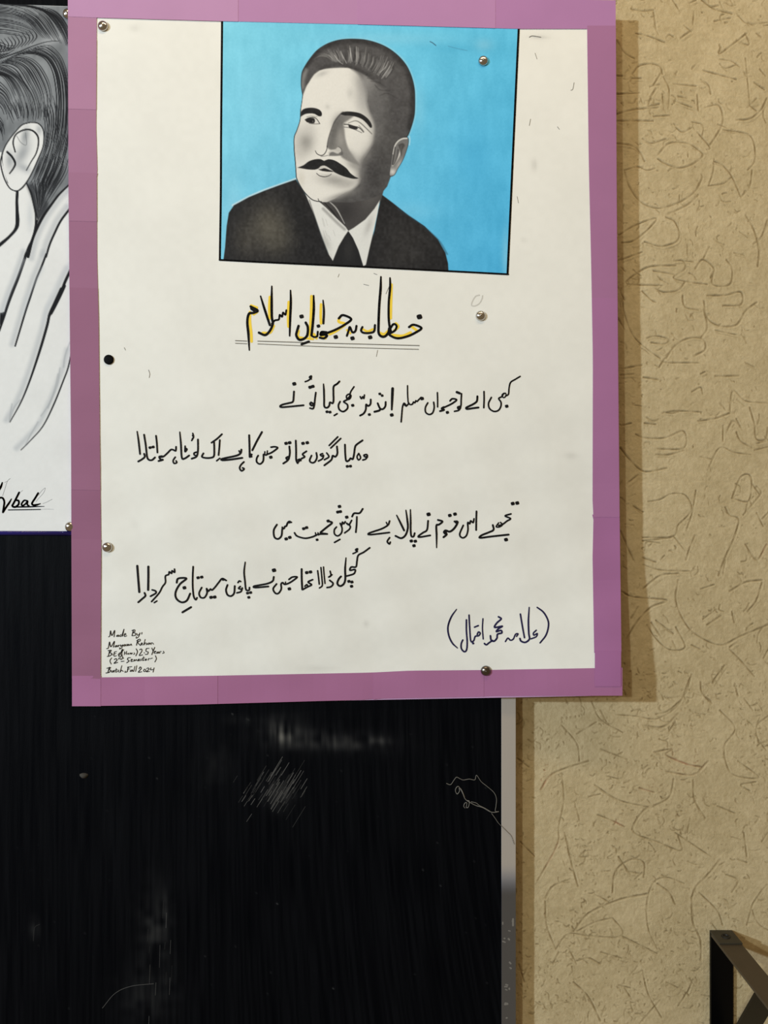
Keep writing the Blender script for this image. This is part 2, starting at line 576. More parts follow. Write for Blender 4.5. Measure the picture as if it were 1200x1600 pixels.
# a few reddish rubs low on the plaster
for (cx, cy, rx, ry) in ((1070, 1190, 22, 16), (1190, 850, 10, 14), (850, 1215, 10, 22), (968, 1285, 10, 6), (1012, 1232, 10, 6), (860, 1330, 14, 24)):
    a = 0.38 * np.exp(-((GX - cx) / rx) ** 2 - ((GY - cy) / ry) ** 2) * GROOVE_TONE
    wc = wc * (1 - a[..., None]) + np.array((190, 90, 70)) * a[..., None]

# wall grid: fine where the plaster shows, coarse elsewhere
ex_l = np.array([-3600., -2400., -1200., -200., 500., 740.])
ex_r = np.array([1670., 2000., 3000., 4200.])
ey_t = np.array([-1700., -900., -340.])
ey_b = np.array([1940., 2400., 3000.])
ax_ = np.concatenate([ex_l, ux, ex_r])
ay_ = np.concatenate([ey_t, uy, ey_b])
WX, WY = np.meshgrid(ax_, ay_)
WH = np.zeros_like(WX)
WC = np.tile(wall_rgb, WX.shape + (1,))
sl = (slice(len(ey_t), len(ey_t) + uy.size), slice(len(ex_l), len(ex_l) + ux.size))
WH[sl] = relief
WC[sl] = wc
co = np.stack([(WX - 600) * S, -WH * S, (800 - WY) * S], axis=-1).reshape(-1, 3)
m_wall = paint_mat('scratched_plaster', 0.82, 0.15, 0.6, 1100.0)
wall = obj('wall_back', np_mesh('wall_back', co, grid_quads(ax_.size, ay_.size), True, lin(np.clip(WC, 0, 255)).reshape(-1, 3)), m_wall)
tag(wall, 'tan plaster wall with scratched swirling relief behind the board', None, kind='structure')

# ------------------------------------------------------------------ notice board
BD = 0.020
m_trim = mat('satin_aluminium', (176, 166, 154), 0.55, 0.25, 0.4, 0.05, 30, 0.05, 700, (1, 1, 0.15))
board = empty('notice_board', P(300, 1900, 0.0), 'black wood-grain notice board with aluminium edge on plaster wall', 'notice board')
nx, ny = 330, 420
bxs = np.concatenate([[-1000, -600, -300, -100], np.linspace(-40, 783.5, nx)])
bys = np.concatenate([[-420, -200, -40, 300, 600, 800], np.linspace(828, 1610, ny), [1700, 1880]])
BX, BY = np.meshgrid(bxs, bys)
cv = Canvas(BX, BY, (7, 8, 11))
# wood grain in the laminate: fine upright streaks that lean a little to the right
gx = cv.X - 0.00016 * (cv.Y - 1000) ** 2 * np.sign(cv.Y - 1000) * np.clip((cv.X - 300) / 480, 0, 1)
cv.C += (5.0 * vnoise(gx * 9 + 900, cv.Y * 0.35 + 900, 26, 21))[:, None]
cv.C += (2.5 * np.abs(vnoise(gx * 9 + 900, cv.Y * 0.10 + 900, 60, 22)) - 1)[:, None]
# chalk dust wiped on the board
clean = cv.C.copy()
cv.blob(446, 1146, 26, 24, (92, 90, 84), 0.55)
cv.blob(436, 1140, 12, 16, (110, 107, 100), 0.40)
cv.blob(520, 1158, 80, 16, (84, 82, 78), 0.48, 3)
cv.blob(438, 1240, 26, 22, (70, 69, 66), 0.40, -40)
cv.blob(592, 1160, 20, 8, (84, 82, 78), 0.40)
cv.blob(385, 1125, 30, 8, (50, 50, 48), 0.4)
cv.blob(335, 1200, 40, 26, (40, 40, 39), 0.35, -40)
cv.blob(240, 1460, 26, 80, (58, 57, 55), 0.42)
cv.blob(255, 1430, 10, 30, (70, 69, 66), 0.35)
cv.blob(235, 1560, 50, 40, (46, 46, 45), 0.45)
cv.blob(54, 1450, 8, 16, (70, 69, 66), 0.4)
for i in range(60):
    x, y = random.uniform(20, 780), random.uniform(1110, 1600)
    cv.blob(x, y, 0.9, 1.3, (110, 108, 104), random.uniform(0.2, 0.6))
tex = 0.75 + 0.55 * vnoise(gx * 6 + 900, cv.Y * 0.5 + 900, 22, 23) + 0.55 * vnoise(gx + 900, cv.Y + 900, 13, 24)
cv.C = clean + (cv.C - clean) * np.clip(tex, 0, 1.7)[:, None]
m_board = paint_mat('black_laminate', 0.5, 0.04, 0.30, 260.0, (6, 1, 0.35))
panel = sheet('panel', BX, BY, np.full_like(BX, BD), m_board, board, cv.pigment(), 0.0185)
lines = []
for i in range(70):
    x, y = random.gauss(443, 19), random.gauss(1224, 18)
    l = random.uniform(6, 26)
    lines.append('%.2f,0 %.1f,%.1f %.1f,%.1f' % (random.uniform(0.4, 1.0), x, y, x - l * 0.8, y + l * 1.3))
for i in range(16):
    x, y = random.gauss(400, 10), random.gauss(1240, 10)
    l = random.uniform(4, 10)
    lines.append('%.2f,0 %.1f,%.1f %.1f,%.1f' % (random.uniform(0.5, 1.0), x, y, x - l * 0.8, y + l * 1.2))
for i in range(14):
    x, y = random.gauss(250, 14), random.uniform(1405, 1590)
    l = random.uniform(10, 36)
    lines.append('%.2f,0 %.1f,%.1f %.1f,%.1f' % (random.uniform(0.3, 0.55), x, y, x - 1, y + l))
for arc in ('0.7,0 160,1575 180,1552 205,1541 240,1537', '0.7,0 52,1470 54,1450 62,1444'):
    lines.insert(1 + 2 * (len(lines) // 4), arc)
for q in range(2):
    ck = strokes('chalk_scratches', "\n".join(l.replace(',0 ', ' ', 1) for l in lines[q::2]), 0, 0, 1, lambda x, y: BD, 0.00008,
                 mat('chalk_dust', ((82, 80, 77), (46, 45, 44))[q], 0.9, 0, 0.1, 0.2, 300), board, 1.0, True)
    ck['kind'] = 'stuff'
# aluminium edge: an angle strip, a dark reflection painted into its lower stretch
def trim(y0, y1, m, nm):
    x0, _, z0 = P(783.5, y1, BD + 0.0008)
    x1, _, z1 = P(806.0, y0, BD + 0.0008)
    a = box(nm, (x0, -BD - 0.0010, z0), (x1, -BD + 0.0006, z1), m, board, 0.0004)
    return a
tr = trim(-420, 1880, m_trim, 'edge_trim')
N, L = nodes_of(m_trim)
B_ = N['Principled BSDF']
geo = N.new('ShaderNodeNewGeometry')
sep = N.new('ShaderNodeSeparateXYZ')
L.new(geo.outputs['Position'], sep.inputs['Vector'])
mr = N.new('ShaderNodeMapRange')          # blends to the painted dark reflection towards the lower end
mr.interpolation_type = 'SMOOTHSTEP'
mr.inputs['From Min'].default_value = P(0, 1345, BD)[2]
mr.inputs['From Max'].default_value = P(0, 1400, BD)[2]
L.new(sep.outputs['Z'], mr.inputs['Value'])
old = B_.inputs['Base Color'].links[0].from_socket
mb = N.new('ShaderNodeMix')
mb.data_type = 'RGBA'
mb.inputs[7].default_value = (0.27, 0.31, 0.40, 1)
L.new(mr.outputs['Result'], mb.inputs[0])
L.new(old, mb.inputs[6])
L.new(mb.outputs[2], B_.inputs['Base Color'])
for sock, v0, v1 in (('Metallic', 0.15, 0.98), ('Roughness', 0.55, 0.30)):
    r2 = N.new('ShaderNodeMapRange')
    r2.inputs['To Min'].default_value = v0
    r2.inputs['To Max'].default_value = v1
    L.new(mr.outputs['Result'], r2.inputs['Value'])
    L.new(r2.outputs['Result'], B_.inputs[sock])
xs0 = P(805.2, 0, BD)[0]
side = box('trim_side', (xs0 - 0.0012, -BD, P(0, 1880, BD)[2]), (xs0, -0.0006, P(0, -420, BD)[2]), m_trim, board)
# paint flecks on the lower trim
m_fleck = mat('pale_flecks', (120, 114, 106), 0.8, 0, 0.2, 0.1)
fl = "\n".join('%.1f %.1f,%.1f %.1f,%.1f' % (random.uniform(1.4, 3.0), x, y, x + random.uniform(-4, 4), y + random.uniform(-2, 2))
               for x, y in [(random.uniform(787, 801), random.uniform(1430, 1640)) for _ in range(18)])
pfk = strokes('paint_fleck', fl + "\n3 801.5,1436 801.5,1446\n2 785.5,1441 785.5,1444", 0, 0, 1, lambda x, y: BD + 0.0010, 0.00012, m_fleck, board, 1.0, True)
pfk['kind'] = 'stuff'
# a dab of old putty on the panel
lx, ly, lz = P(131, 1212, BD)
V, F = [(lx, ly - 0.0028, lz)], []
for r, dep in ((0.45, 0.0024), (0.8, 0.0014), (1.0, 0.0)):
    for i in range(10):
        a = 2 * math.pi * i / 10
        V.append((lx + 0.0050 * r * math.cos(a) * (1 + 0.2 * math.sin(3 * a)), ly - dep, lz + 0.0032 * r * math.sin(a)))
F += [[0, 1 + i, 1 + (i + 1) % 10] for i in range(10)]
for k_ in (0, 1):
    F += [[1 + 10 * k_ + i, 11 + 10 * k_ + i, 11 + 10 * k_ + (i + 1) % 10, 1 + 10 * k_ + (i + 1) % 10] for i in range(10)]
dab = obj('putty_dab', py_mesh('putty_dab', V, F, True), mat('dirty_putty', (62, 58, 52), 0.8, 0, 0.2, 0.2, 400), board)

# ------------------------------------------------------------------ sketch sheet pinned at the left
SD = BD + 0.0012
sk = empty('sketch_sheet', P(0, 830, BD), 'ink sketch of ear, combed hair and hand on white paper, beside mauve poster', 'drawing')
qx = np.concatenate([[-330, -250], np.linspace(-190, 128, 318)])
qy = np.linspace(0, 1, 700)
U, Vv = np.meshgrid(qx, qy)
SX = U
SY = (6 + (U + 0) * 0.035) * (1 - Vv) + (829.5 + U * 0.004) * Vv
cv = Canvas(SX, SY, (226, 225, 221))
cv.C += (2.5 * vnoise(cv.X + 900, cv.Y + 900, 40, 31) + 1.5 * vnoise(cv.X + 900, cv.Y + 900, 6, 32))[:, None]
c1 = lambda s: pts(s, 0, 0, 4.0)
c2 = lambda s: pts(s, 0, 400, 3.2)
INK = (16, 17, 20)
# hair ground
hair = c1("-760,20 0,20 200,30 440,40 440,1150 400,1180 340,1240 280,1320 238,1375 225,1330 205,1250 165,1150 120,1010 40,960 0,950 -200,900 -500,500 -760,420")
cv.fill(hair, (122, 125, 127), 0.8, 1, smooth=False)
idxm = cv.cover(np.array(hair), 2, np.arange(cv.X.size))
cv.C += (14 * vnoise(cv.X + 900, cv.Y + 900, 22, 33) * idxm + 9 * vnoise(cv.X * 1.5 + 900, cv.Y * 0.6 + 900, 7, 34) * idxm)[:, None]
cv.blob(*c1("330,250")[0], 26, 8, (190, 192, 194), 0.5, -18, hair)
cv.blob(*c1("150,420")[0], 40, 8, (165, 168, 170), 0.45, -12, hair)
cv.blob(*c1("40,290")[0], 30, 10, (178, 180, 182), 0.5, -10, hair)
cv.blob(*c1("60,110")[0], 50, 16, (100, 103, 106), 0.5, 10, hair)
cv.blob(*c1("300,600")[0], 16, 40, (138, 141, 143), 0.5, 0, hair)


def comb(a, b, n, w=1.0, alpha=0.9, jit=1.2, cut=0.25, rgb=INK, canvas=None, clip=None):
    """strokes that run between two guide curves"""
    c = canvas or cv
    a, b = cr(a, 3), cr(b, 3)
    m = 14
    ia, ib = np.linspace(0, len(a) - 1, m).astype(int), np.linspace(0, len(b) - 1, m).astype(int)
    A, B = a[ia], b[ib]
    for i in range(n):
        t = (i + random.uniform(-0.3, 0.3)) / max(1, n - 1)
        q = A * (1 - t) + B * t + np.array([random.uniform(-jit, jit), random.uniform(-jit, jit)])
        s0 = random.uniform(0, cut)
        s1 = 1 - random.uniform(0, cut)
        i0, i1 = int(s0 * (m - 1)), max(int(s1 * (m - 1)), int(s0 * (m - 1)) + 3)
        c.line([tuple(v) for v in q[i0:i1 + 1]], (w * 0.5, w * random.uniform(0.9, 1.9), w * 0.4), rgb, 0.55, alpha * random.uniform(0.7, 1.0), clip)


comb(c1("-700,30 -300,10 0,30 120,50 230,100 300,190"), c1("-700,400 -400,260 -100,210 60,215 180,240 240,280"), 34, 0.9)
comb(c1("0,22 140,30 260,60 340,140 400,240 430,330"), c1("300,50 350,70 390,110 425,170 435,230 440,300"), 24, 1.0)
comb(c1("60,80 160,120 230,190 290,250"), c1("230,50 300,110 350,190 400,290"), 16, 1.0)
# curls along the parting
comb(c1("-200,420 -100,400 0,362 50,340 110,300"), c1("-200,300 -100,280 0,270 50,290 130,285"), 12, 1.2)
for i in range(13):
    x = -60 + i * 22
    y = 352 - i * 7
    cv.line(c1("%d,%d %d,%d %d,%d" % (x, y - 85, x + 26, y - 40, x - 6, y + 4)), (0.6, 1.8, 0.8), INK, 0.6, 0.9)
cv.line(c1("-200,420 -60,380 0,365 60,345 130,320 200,290 290,262 370,255"), (2.4, 2.0, 0.8), INK, 0.6, 0.9)
# hair that falls behind the ear
comb(c1("0,388 110,345 200,335 270,360 320,430 345,540 352,660 340,760 318,850 285,920"), c1("180,310 300,285 370,340 410,430 430,530 436,640 432,760 424,860 405,950 370,1040"), 26, 1.0, jit=1.5)
comb(c1("-120,440 0,405 90,430 150,520 200,600 225,690 215,760"), c1("0,388 120,350 220,380 290,470 325,580 320,700 300,800"), 18, 1.0)
comb(c1("-300,520 -150,470 0,470 60,540 100,640 110,740"), c1("-150,440 0,410 110,470 180,560 215,650 222,745"), 16, 1.0)
comb(c1("-300,700 -150,640 -40,640 20,700 30,800"), c1("-200,520 -60,490 40,560 80,650 100,760"), 14, 1.0)
comb(c1("-200,900 -100,820 -20,800 10,850 12,920"), c1("-150,720 -60,700 0,740 25,800 28,860"), 12, 1.3)
comb(c1("300,780 290,850 275,930"), c1("436,640 430,800 415,960"), 12, 0.9)
comb(c1("250,700 280,760 282,830 270,900"), c1("340,560 365,680 360,800 330,920"), 9, 1.2)
comb(c1("262,960 240,1030 205,1120 175,1160"), c1("420,960 400,1060 350,1160 270,1300"), 22, 1.1)
comb(c1("330,960 290,1060 250,1180 225,1290"), c1("435,1000 410,1090 340,1200 250,1340"), 18, 1.1)
comb(c1("200,1130 215,1200 228,1280 240,1350"), c1("300,1100 290,1180 270,1260 245,1340"), 14, 1.2)
cv.fill(c1("165,1150 200,1200 222,1290 238,1375 220,1330 205,1270 190,1210"), INK, 0.8, 0.9)
comb(c1('300,820 285,900 262,970 235,1040'), c1('436,820 425,930 400,1020 365,1110'), 22, 0.9, 0.9, 2.0)
comb(c1('120,640 135,700 130,760'), c1('300,640 300,720 285,800'), 18, 1.0, 0.9, 2.0)
comb(c1('20,640 60,720 95,800'), c1('110,600 140,690 150,770'), 10, 1.0, 0.9, 2.0)
cv.fill(c1('166,1152 205,1150 270,1230 300,1290 238,1400 226,1340 206,1262'), INK, 4.5, 0.6)
comb(c1('190,1160 215,1230 236,1330'), c1('330,1130 300,1230 250,1330'), 12, 0.8, 0.5, 1.0, 0.2, (120, 122, 124))
# ear
ear = c1("190,765 235,770 265,800 275,850 268,920 240,990 200,1080 165,1140 130,1180 100,1195 70,1180 45,1140 20,1060 12,980 30,920 60,870 100,820 140,780")
cv.fill(ear, (226, 225, 221), 0.6)
cv.blob(*c1("140,960")[0], 9, 20, (150, 153, 155), 0.8, 28, ear)
cv.blob(*c1("158,850")[0], 6, 13, (140, 143, 145), 0.85, 10, ear)
cv.blob(*c1("60,1000")[0], 6, 14, (150, 153, 155), 0.7, 0, ear)
cv.blob(*c1("150,1050")[0], 12, 6, (160, 163, 165), 0.7, 30, ear)
cv.blob(*c1("245,810")[0], 5, 8, (160, 163, 165), 0.7, 0, ear)
cv.line(c1("95,950 82,890 100,840 150,812 200,815 235,850 240,900 225,960 195,1010 165,1065"), (2.0, 2.6, 1.4), INK)
cv.line(c1("105,850 130,890 165,905 160,830"), 0.9, (90, 92, 94), 0.7, 0.7)
cv.line(c1("45,950 75,980 95,1020 85,1050 60,1085"), (3.2, 3.2, 2.0), INK)
cv.line(ear + ear[:1], (1.6, 1.9, 1.6), INK)
cv.line(c1("12,980 5,1040 30,1120 60,1170 100,1195 140,1175 175,1130"), (1.6, 2.2, 1.2), INK)
# jaw and neck
cv.fill(c1("-760,960 0,950 15,1020 45,1140 100,1195 108,1300 115,1390 60,1480 0,1535 -760,1600"), (226, 225, 221), 0.8, 1, smooth=False)
cv.line(c1("14,960 4,1020 25,1110 60,1175 100,1196"), (1.8, 2.0, 1.6), INK)
cv.fill(c1("100,1195 116,1195 114,1260 118,1330 122,1380 112,1430 60,1490 -10,1550 -10,1525 50,1475 92,1420 97,1340 96,1260"), INK, 0.6)
cv.line(c1("168,1145 190,1200 210,1280 222,1340 222,1400 214,1450 200,1500 180,1540 158,1600"), (1.2, 2.4, 3.4), INK)
cv.fill(c1("238,1375 225,1440 210,1490 196,1545 176,1600 150,1600 185,1520 215,1440 224,1380"), INK, 0.6)
cv.blob(*c1("190,1350")[0], 5, 24, (195, 198, 200), 0.6, 0)
# fingers
cv.fill(c1("432,1150 380,1205 330,1270 275,1340 225,1430 200,1500 170,1605 290,1605 330,1490 385,1385 435,1310"), (226, 225, 221), 0.8, 1, smooth=False)
for a, w in (("435,1152 370,1215 320,1280 270,1352 232,1425 202,1500 176,1605", (2.6, 4.6, 4.2)),
             ("436,1305 380,1380 340,1460 310,1530 288,1605", (3.6, 3.4, 3.0))):
    q = c1(a)
    cv.line([(x - 5, y - 3) for x, y in q] if w[0] > 3 else [(x + 5, y + 2) for x, y in q], 9, (176, 179, 181), 4, 0.55)
    cv.line(q, w, INK)
for a, w, off in (("132,-12 118,30 90,110 62,180 40,240 18,310 -4,375", (4.4, 5.0, 3.2), -5),
                  ("232,-10 205,60 180,120 150,210 130,270 100,370 76,450", (3.2, 3.2, 2.4), -5),
                  ("352,72 325,130 300,195 262,260 246,300 235,350 200,470 150,620 105,730 50,830", (4.6, 4.0, 1.4), -6),
                  ("358,480 340,560 318,620 270,740 215,850 150,925 105,970", (2.2, 2.4, 1.2), -7)):
    q = c2(a)
    cv.line([(x + off, y - 3) for x, y in q], 8, (178, 181, 183), 4.5, 0.6)
    cv.line(q, w, INK)
cv.fill(c2("0,285 30,280 20,310 0,345"), INK, 0.6)
cv.fill(c2("300,160 330,150 262,290 240,300 250,270"), INK, 0.6)
for a in ("290,590 275,660 245,740 205,800", "300,560 285,650 240,760", "350,430 325,500 318,555", "60,740 45,830", "100,720 70,760 50,820",
          "190,830 150,900 125,950"):
    cv.line(c2(a), 1.6, (150, 153, 155), 1.4, 0.55)
for a in ("120,20 60,150 10,280", "215,60 150,180 110,290", "345,40 260,190 215,330"):
    cv.line(c2(a), 5, (200, 203, 205), 4, 0.5)
m_sketch = paint_mat('sketch_paper', 0.8, 0.2, 0.08, 500)
sheet('paper', SX, SY, np.full_like(SX, SD), m_sketch, sk, cv.pigment(), 0.0004)
m_ink = mat('black_ink', (14, 12, 13), 0.65, 0, 0.15, 0.1)
m_navy = mat('navy_ink', (22, 18, 66), 0.5, 0, 0.3, 0.1)
m_pencil = mat('grey_pencil', (168, 170, 172), 0.7, 0, 0.2, 0.1)
fsd = lambda x, y: SD
strokes('signature_lettering', """28 -90,420 -40,380 10,310 35,240,16
24 -60,520 -10,480 40,482 66,540 58,620 45,700
24 45,705 95,625 140,560 178,495,12
24 298,395 250,490 205,575 190,605 235,622 288,580 290,525 250,515
20 425,525 375,520 335,575 350,600 395,575 430,530 425,585 450,600
24 595,405 550,480 500,560 515,590 570,588 630,570,12
12 130,668 400,664 630,660""", 0, 730, 10, fsd, 0.00022, m_ink, sk, 1.25)
strokes('signature_underline', "22 200,622 450,618 690,612,10", 0, 730, 10, fsd, 0.00016, m_navy, sk)
strokes('pencil_lines', """6 40,450 75,340 115,220 160,175
5 70,240 115,215
5 320,390 355,360
5 600,440 650,370 705,325 680,400 600,490 560,540
5 665,570 730,545 815,500
4 640,660 740,655 840,660""", 0, 730, 10, fsd, 0.0001, m_pencil, sk)
# glossy blue binding strip along the lower edge
m_blue = mat('blue_plastic', (30, 26, 120), 0.22, 0, 0.6, 0.05)
V, F = [], []
for xp in (-330, 130):
    for i in range(9):
        a = math.pi * i / 8
        x, y, z = P(xp, 829.2 + xp * 0.004 + 3.6, BD)
        V.append((x, y - 0.0004 - 0.0022 * math.sin(a), z + 0.0027 * math.cos(a)))
F = [[i, i + 1, 10 + i, 9 + i] for i in range(8)] + [list(range(9))[::-1], list(range(9, 18))]
bs = obj('binding_strip', py_mesh('binding_strip', V, F, True), m_blue, sk)
bs['label'] = 'glossy navy blue strip along the lower edge'

# ------------------------------------------------------------------ the poster
def sm(t):
    t = np.clip(t, 0, 1)
    return t * t * (3 - 2 * t)


def pdep(x, y):
    """distance of the poster face from the wall: it lies on the board, lifts past its edge and curls out at the lower right corner"""
    x = np.asarray(x, float)
    y = np.asarray(y, float)
    d = 0.0242 + 0.0030 * sm((x - 500) / 460) + 0.0005 * np.sin(y * 0.006 + x * 0.004)
    d = d + 0.0150 * sm((x - 640) / 330) ** 1.5 * sm((y - 760) / 330) ** 1.3
    d = d + 0.0006 * np.sin(x * 0.041 + y * 0.027) * np.sin(y * 0.046 - x * 0.019) * sm((y - 430) / 420)
    d = d + 0.0012 * sm((60 - y) / 120) * sm((x - 700) / 250)
    return d


pf = lambda x, y: float(pdep(x, y))
poster = empty('poster', P(540, 1104, BD), 'white handwritten verse poster with mauve paper border and blue painted portrait', 'poster')
m_card = mat('mauve_card_edge', (196, 150, 186), 0.75, 0, 0.2, 0.05)
X, Y = bilinear([(107.5, -16), (961, 1), (971, 1086.5), (113, 1102.5)], 90, 110)
sheet('backing_card', X, Y, pdep(X, Y), m_card, poster, None, 0.0014)

# cream drawing paper
X, Y = bilinear([(146, 22), (924, 36), (935, 1052), (150, 1066)], 200, 260)
cv = Canvas(X, Y, (233, 230, 220))
cv.C += (2.2 * vnoise(cv.X + 900, cv.Y + 900, 60, 41) + 1.6 * vnoise(cv.X + 900, cv.Y + 900, 9, 42))[:, None]
for (x, y, rx, ry, al) in ((842, 58, 14, 3, .30), (210, 44, 8, 6, .14), (835, 258, 4, 9, .25), (893, 712, 10, 5, .18), (740, 85, 4, 4, .2),
                           (572, 975, 4, 5, .22), (210, 820, 7, 8, .08), (500, 1045, 30, 5, .14), (818, 375, 5, 4, .12)):
    cv.blob(x, y, rx, ry, (150, 146, 138), al)
m_paper = paint_mat('cream_chart_paper', 0.7, 0.25, 0.06, 420)
LP = 0.00035
sheet('paper', X, Y, pdep(X, Y) + LP, m_paper, poster, cv.pigment())
m_flick = mat('pencil_flecks', (128, 124, 116), 0.7, 0, 0.2, 0.1)
pmk = strokes('pencil_marks', """1 232,578 234,584 233,590
0.9 194,543 196,547
1 897,129 895,139 892,141
1 829,186 827,196
0.9 871,198 874,202
1.4 827,58 832,56 845,58
0.9 836,83 839,92
1.2 674,65 681,70
0.9 590,547 588,557
1 584,427 589,429
0.9 568,444 576,446
1 610,443 603,459
0.8 808,307 810,317
0.7 530,428 528,433""", 0, 0, 1, pf, 0.0006, m_flick, poster, 0.8, True)
pmk['kind'] = 'stuff'
m_faint = mat('faint_pencil', (202, 198, 188), 0.7, 0, 0.2, 0.05)
strokes('faint_pencil_loop', "1.8 749,461 743,463 738,471 737,477 742,478 749,474 753,467 754,462", 0, 0, 1, pf, 0.0005, m_faint, poster, 1.0, True)

# mauve border pieces, glued on one after another
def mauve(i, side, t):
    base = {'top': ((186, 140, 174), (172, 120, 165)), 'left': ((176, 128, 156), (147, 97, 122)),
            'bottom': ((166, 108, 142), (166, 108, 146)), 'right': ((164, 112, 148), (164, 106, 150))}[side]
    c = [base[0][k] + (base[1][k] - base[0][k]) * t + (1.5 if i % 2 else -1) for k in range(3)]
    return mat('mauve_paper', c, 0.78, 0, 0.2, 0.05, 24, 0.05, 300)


def lrp(a, b, t):
    return a + (b - a) * t


def inner_left(y):
    return float(np.interp(y, [-20, 25, 200, 269, 272, 400, 500, 600, 700, 850, 1060, 1110], [151, 151, 150, 152, 151, 151.5, 154, 155, 156, 158, 157, 157]))


def outer_left(y):
    return float(np.interp(y, [-20, 0, 300, 700, 1110], [105.5, 106, 107, 111, 112.5]))


def outer_right(y):
    return float(np.interp(y, [-10, 400, 560, 800, 1020, 1090], [962, 964, 965.5, 968, 971, 973]))


def inner_right(y):
    return float(np.interp(y, [-10, 44, 250, 420, 560, 800, 804, 806, 870, 1050, 1110], [917, 917.5, 920, 924, 926.5, 926, 925.5, 927.5, 926, 929, 930]))


def inner_top(x):
    return float(np.interp(x, [90, 152, 347, 560, 810, 918, 980], [25, 27.5, 33, 38, 45, 45, 45.5]))


def inner_bottom(x):
    return float(np.interp(x, [100, 157, 330, 580, 640, 755, 928, 980], [1060, 1058.5, 1056, 1051, 1048, 1047, 1044, 1043]))


def outer_bottom(x):
    return float(np.interp(x, [100, 112, 300, 583, 585, 755, 757, 972, 990], [1104, 1103.5, 1101, 1093, 1091.5, 1088.5, 1087.5, 1087, 1087]))


def outer_top(x):
    return float(np.interp(x, [100, 962], [-16, 0.5]))


cnt = [0]


def piece(fn, side, t=0.5, lift=None):
    """fn(u, v) -> pixel; one glued border piece"""
    n, m_ = 14, 14
    X = np.zeros((m_, n))
    Y = np.zeros((m_, n))
    for j in range(m_):
        for i in range(n):
            X[j, i], Y[j, i] = fn(i / (n - 1), j / (m_ - 1))
    k = cnt[0]
    cnt[0] += 1
    o = sheet('border_strip', X, Y, pdep(X, Y) + (lift if lift else 0.0010 + 0.00024 * (k % 2)), mauve(k, side, t), poster, None, 0.0003)
    return o


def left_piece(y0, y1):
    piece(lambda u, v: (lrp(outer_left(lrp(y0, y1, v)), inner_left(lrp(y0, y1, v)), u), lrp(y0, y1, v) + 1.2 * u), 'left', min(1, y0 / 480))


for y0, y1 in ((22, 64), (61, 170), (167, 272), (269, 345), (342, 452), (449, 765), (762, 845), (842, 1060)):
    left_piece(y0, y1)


def bottom_piece(x0, x1):
    piece(lambda u, v: (lrp(x0, x1, u), lrp(inner_bottom(lrp(x0, x1, u)), outer_bottom(lrp(x0, x1, u)), v)), 'bottom', x0 / 900)


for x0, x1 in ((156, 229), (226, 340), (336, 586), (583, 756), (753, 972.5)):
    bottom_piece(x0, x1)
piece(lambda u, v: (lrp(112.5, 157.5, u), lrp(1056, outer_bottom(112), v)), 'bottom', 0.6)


def right_piece(y0, y1):
    piece(lambda u, v: (lrp(inner_right(lrp(y0, y1, v)), outer_right(lrp(y0, y1, v)), u), lrp(y0, y1, v)), 'right', y0 / 1000)


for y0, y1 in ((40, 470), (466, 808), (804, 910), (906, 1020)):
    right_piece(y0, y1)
piece(lambda u, v: (lrp(929.5, 970.5, u), lrp(1017, 1072.5, v)), 'right', 1.0, 0.0016)


def top_piece(x0, x1):
    piece(lambda u, v: (lrp(x0, x1, u), lrp(outer_top(lrp(x0, x1, u)), inner_top(lrp(x0, x1, u)), v)), 'top', x0 / 900)


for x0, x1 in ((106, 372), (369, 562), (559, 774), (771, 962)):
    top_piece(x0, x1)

# ------------------------------------------------------------------ painted portrait on the poster
pq = [(346.5, 31), (810.5, 43), (793.0, 428.5), (343.5, 406.5)]
X, Y = bilinear(pq, 560, 480)
cv = Canvas(X, Y, (86, 186, 224))
c3 = lambda s: pts(s, 330, 20, 2.4)
c4 = lambda s: pts(s, 440, 50, 5.217)
# sky-blue ground, brushed: paler to the left and top, deeper at right
t = np.clip((cv.X - 350) / 440, 0, 1)
cv.C = np.outer(1 - t, (120, 200, 228)) + np.outer(t, (84, 182, 224))
v = np.clip((cv.Y - 40) / 380, 0, 1)
cv.C += np.outer(v * t, (-8, -4, 0)) + np.outer((1 - v), (8, 8, 2))
cv.C += (5 * vnoise(cv.X * 0.6 + 900, cv.Y + 900, 24, 51) + 4 * vnoise(cv.X * 1.6 + 900, cv.Y * 0.5 + 900, 12, 52) + 2 * vnoise(cv.X + 900, cv.Y + 900, 3, 53))[:, None]
for (x, y, rx, ry, rgb, al) in ((720, 75, 60, 8, (70, 168, 205), .4), (600, 60, 100, 10, (140, 205, 228), .4), (365, 330, 14, 50, (150, 212, 232), .4),
                                (400, 150, 30, 60, (135, 206, 230), .35), (756, 70, 14, 10, (140, 200, 224), .5), (655, 170, 10, 40, (130, 205, 232), .5),
                                (640, 330, 40, 14, (120, 196, 226), .4), (790, 400, 6, 40, (150, 212, 236), .5), (740, 250, 30, 60, (70, 172, 218), .4)):
    cv.blob(x, y, rx, ry, rgb, al)
cv.line([(672, 65), (676, 67), (681, 71)], 1.2, (40, 60, 80), 0.7, 0.8)
cv.line([(700, 72), (715, 76), (730, 79)], 0.8, (60, 110, 140), 0.7, 0.5)
# chalky outline around the head
headout = c4("172,515 160,430 165,340 185,290 230,220 290,150 370,98 460,68 560,58 680,65 790,95 880,140 960,205 1020,280 1060,370 1082,470 1085,590 1080,680 1060,760 1035,830 1020,855")
cv.line([(x + 1.5, y - 0.8) for x, y in headout], 3.2, (150, 208, 226), 1.6, 0.55)
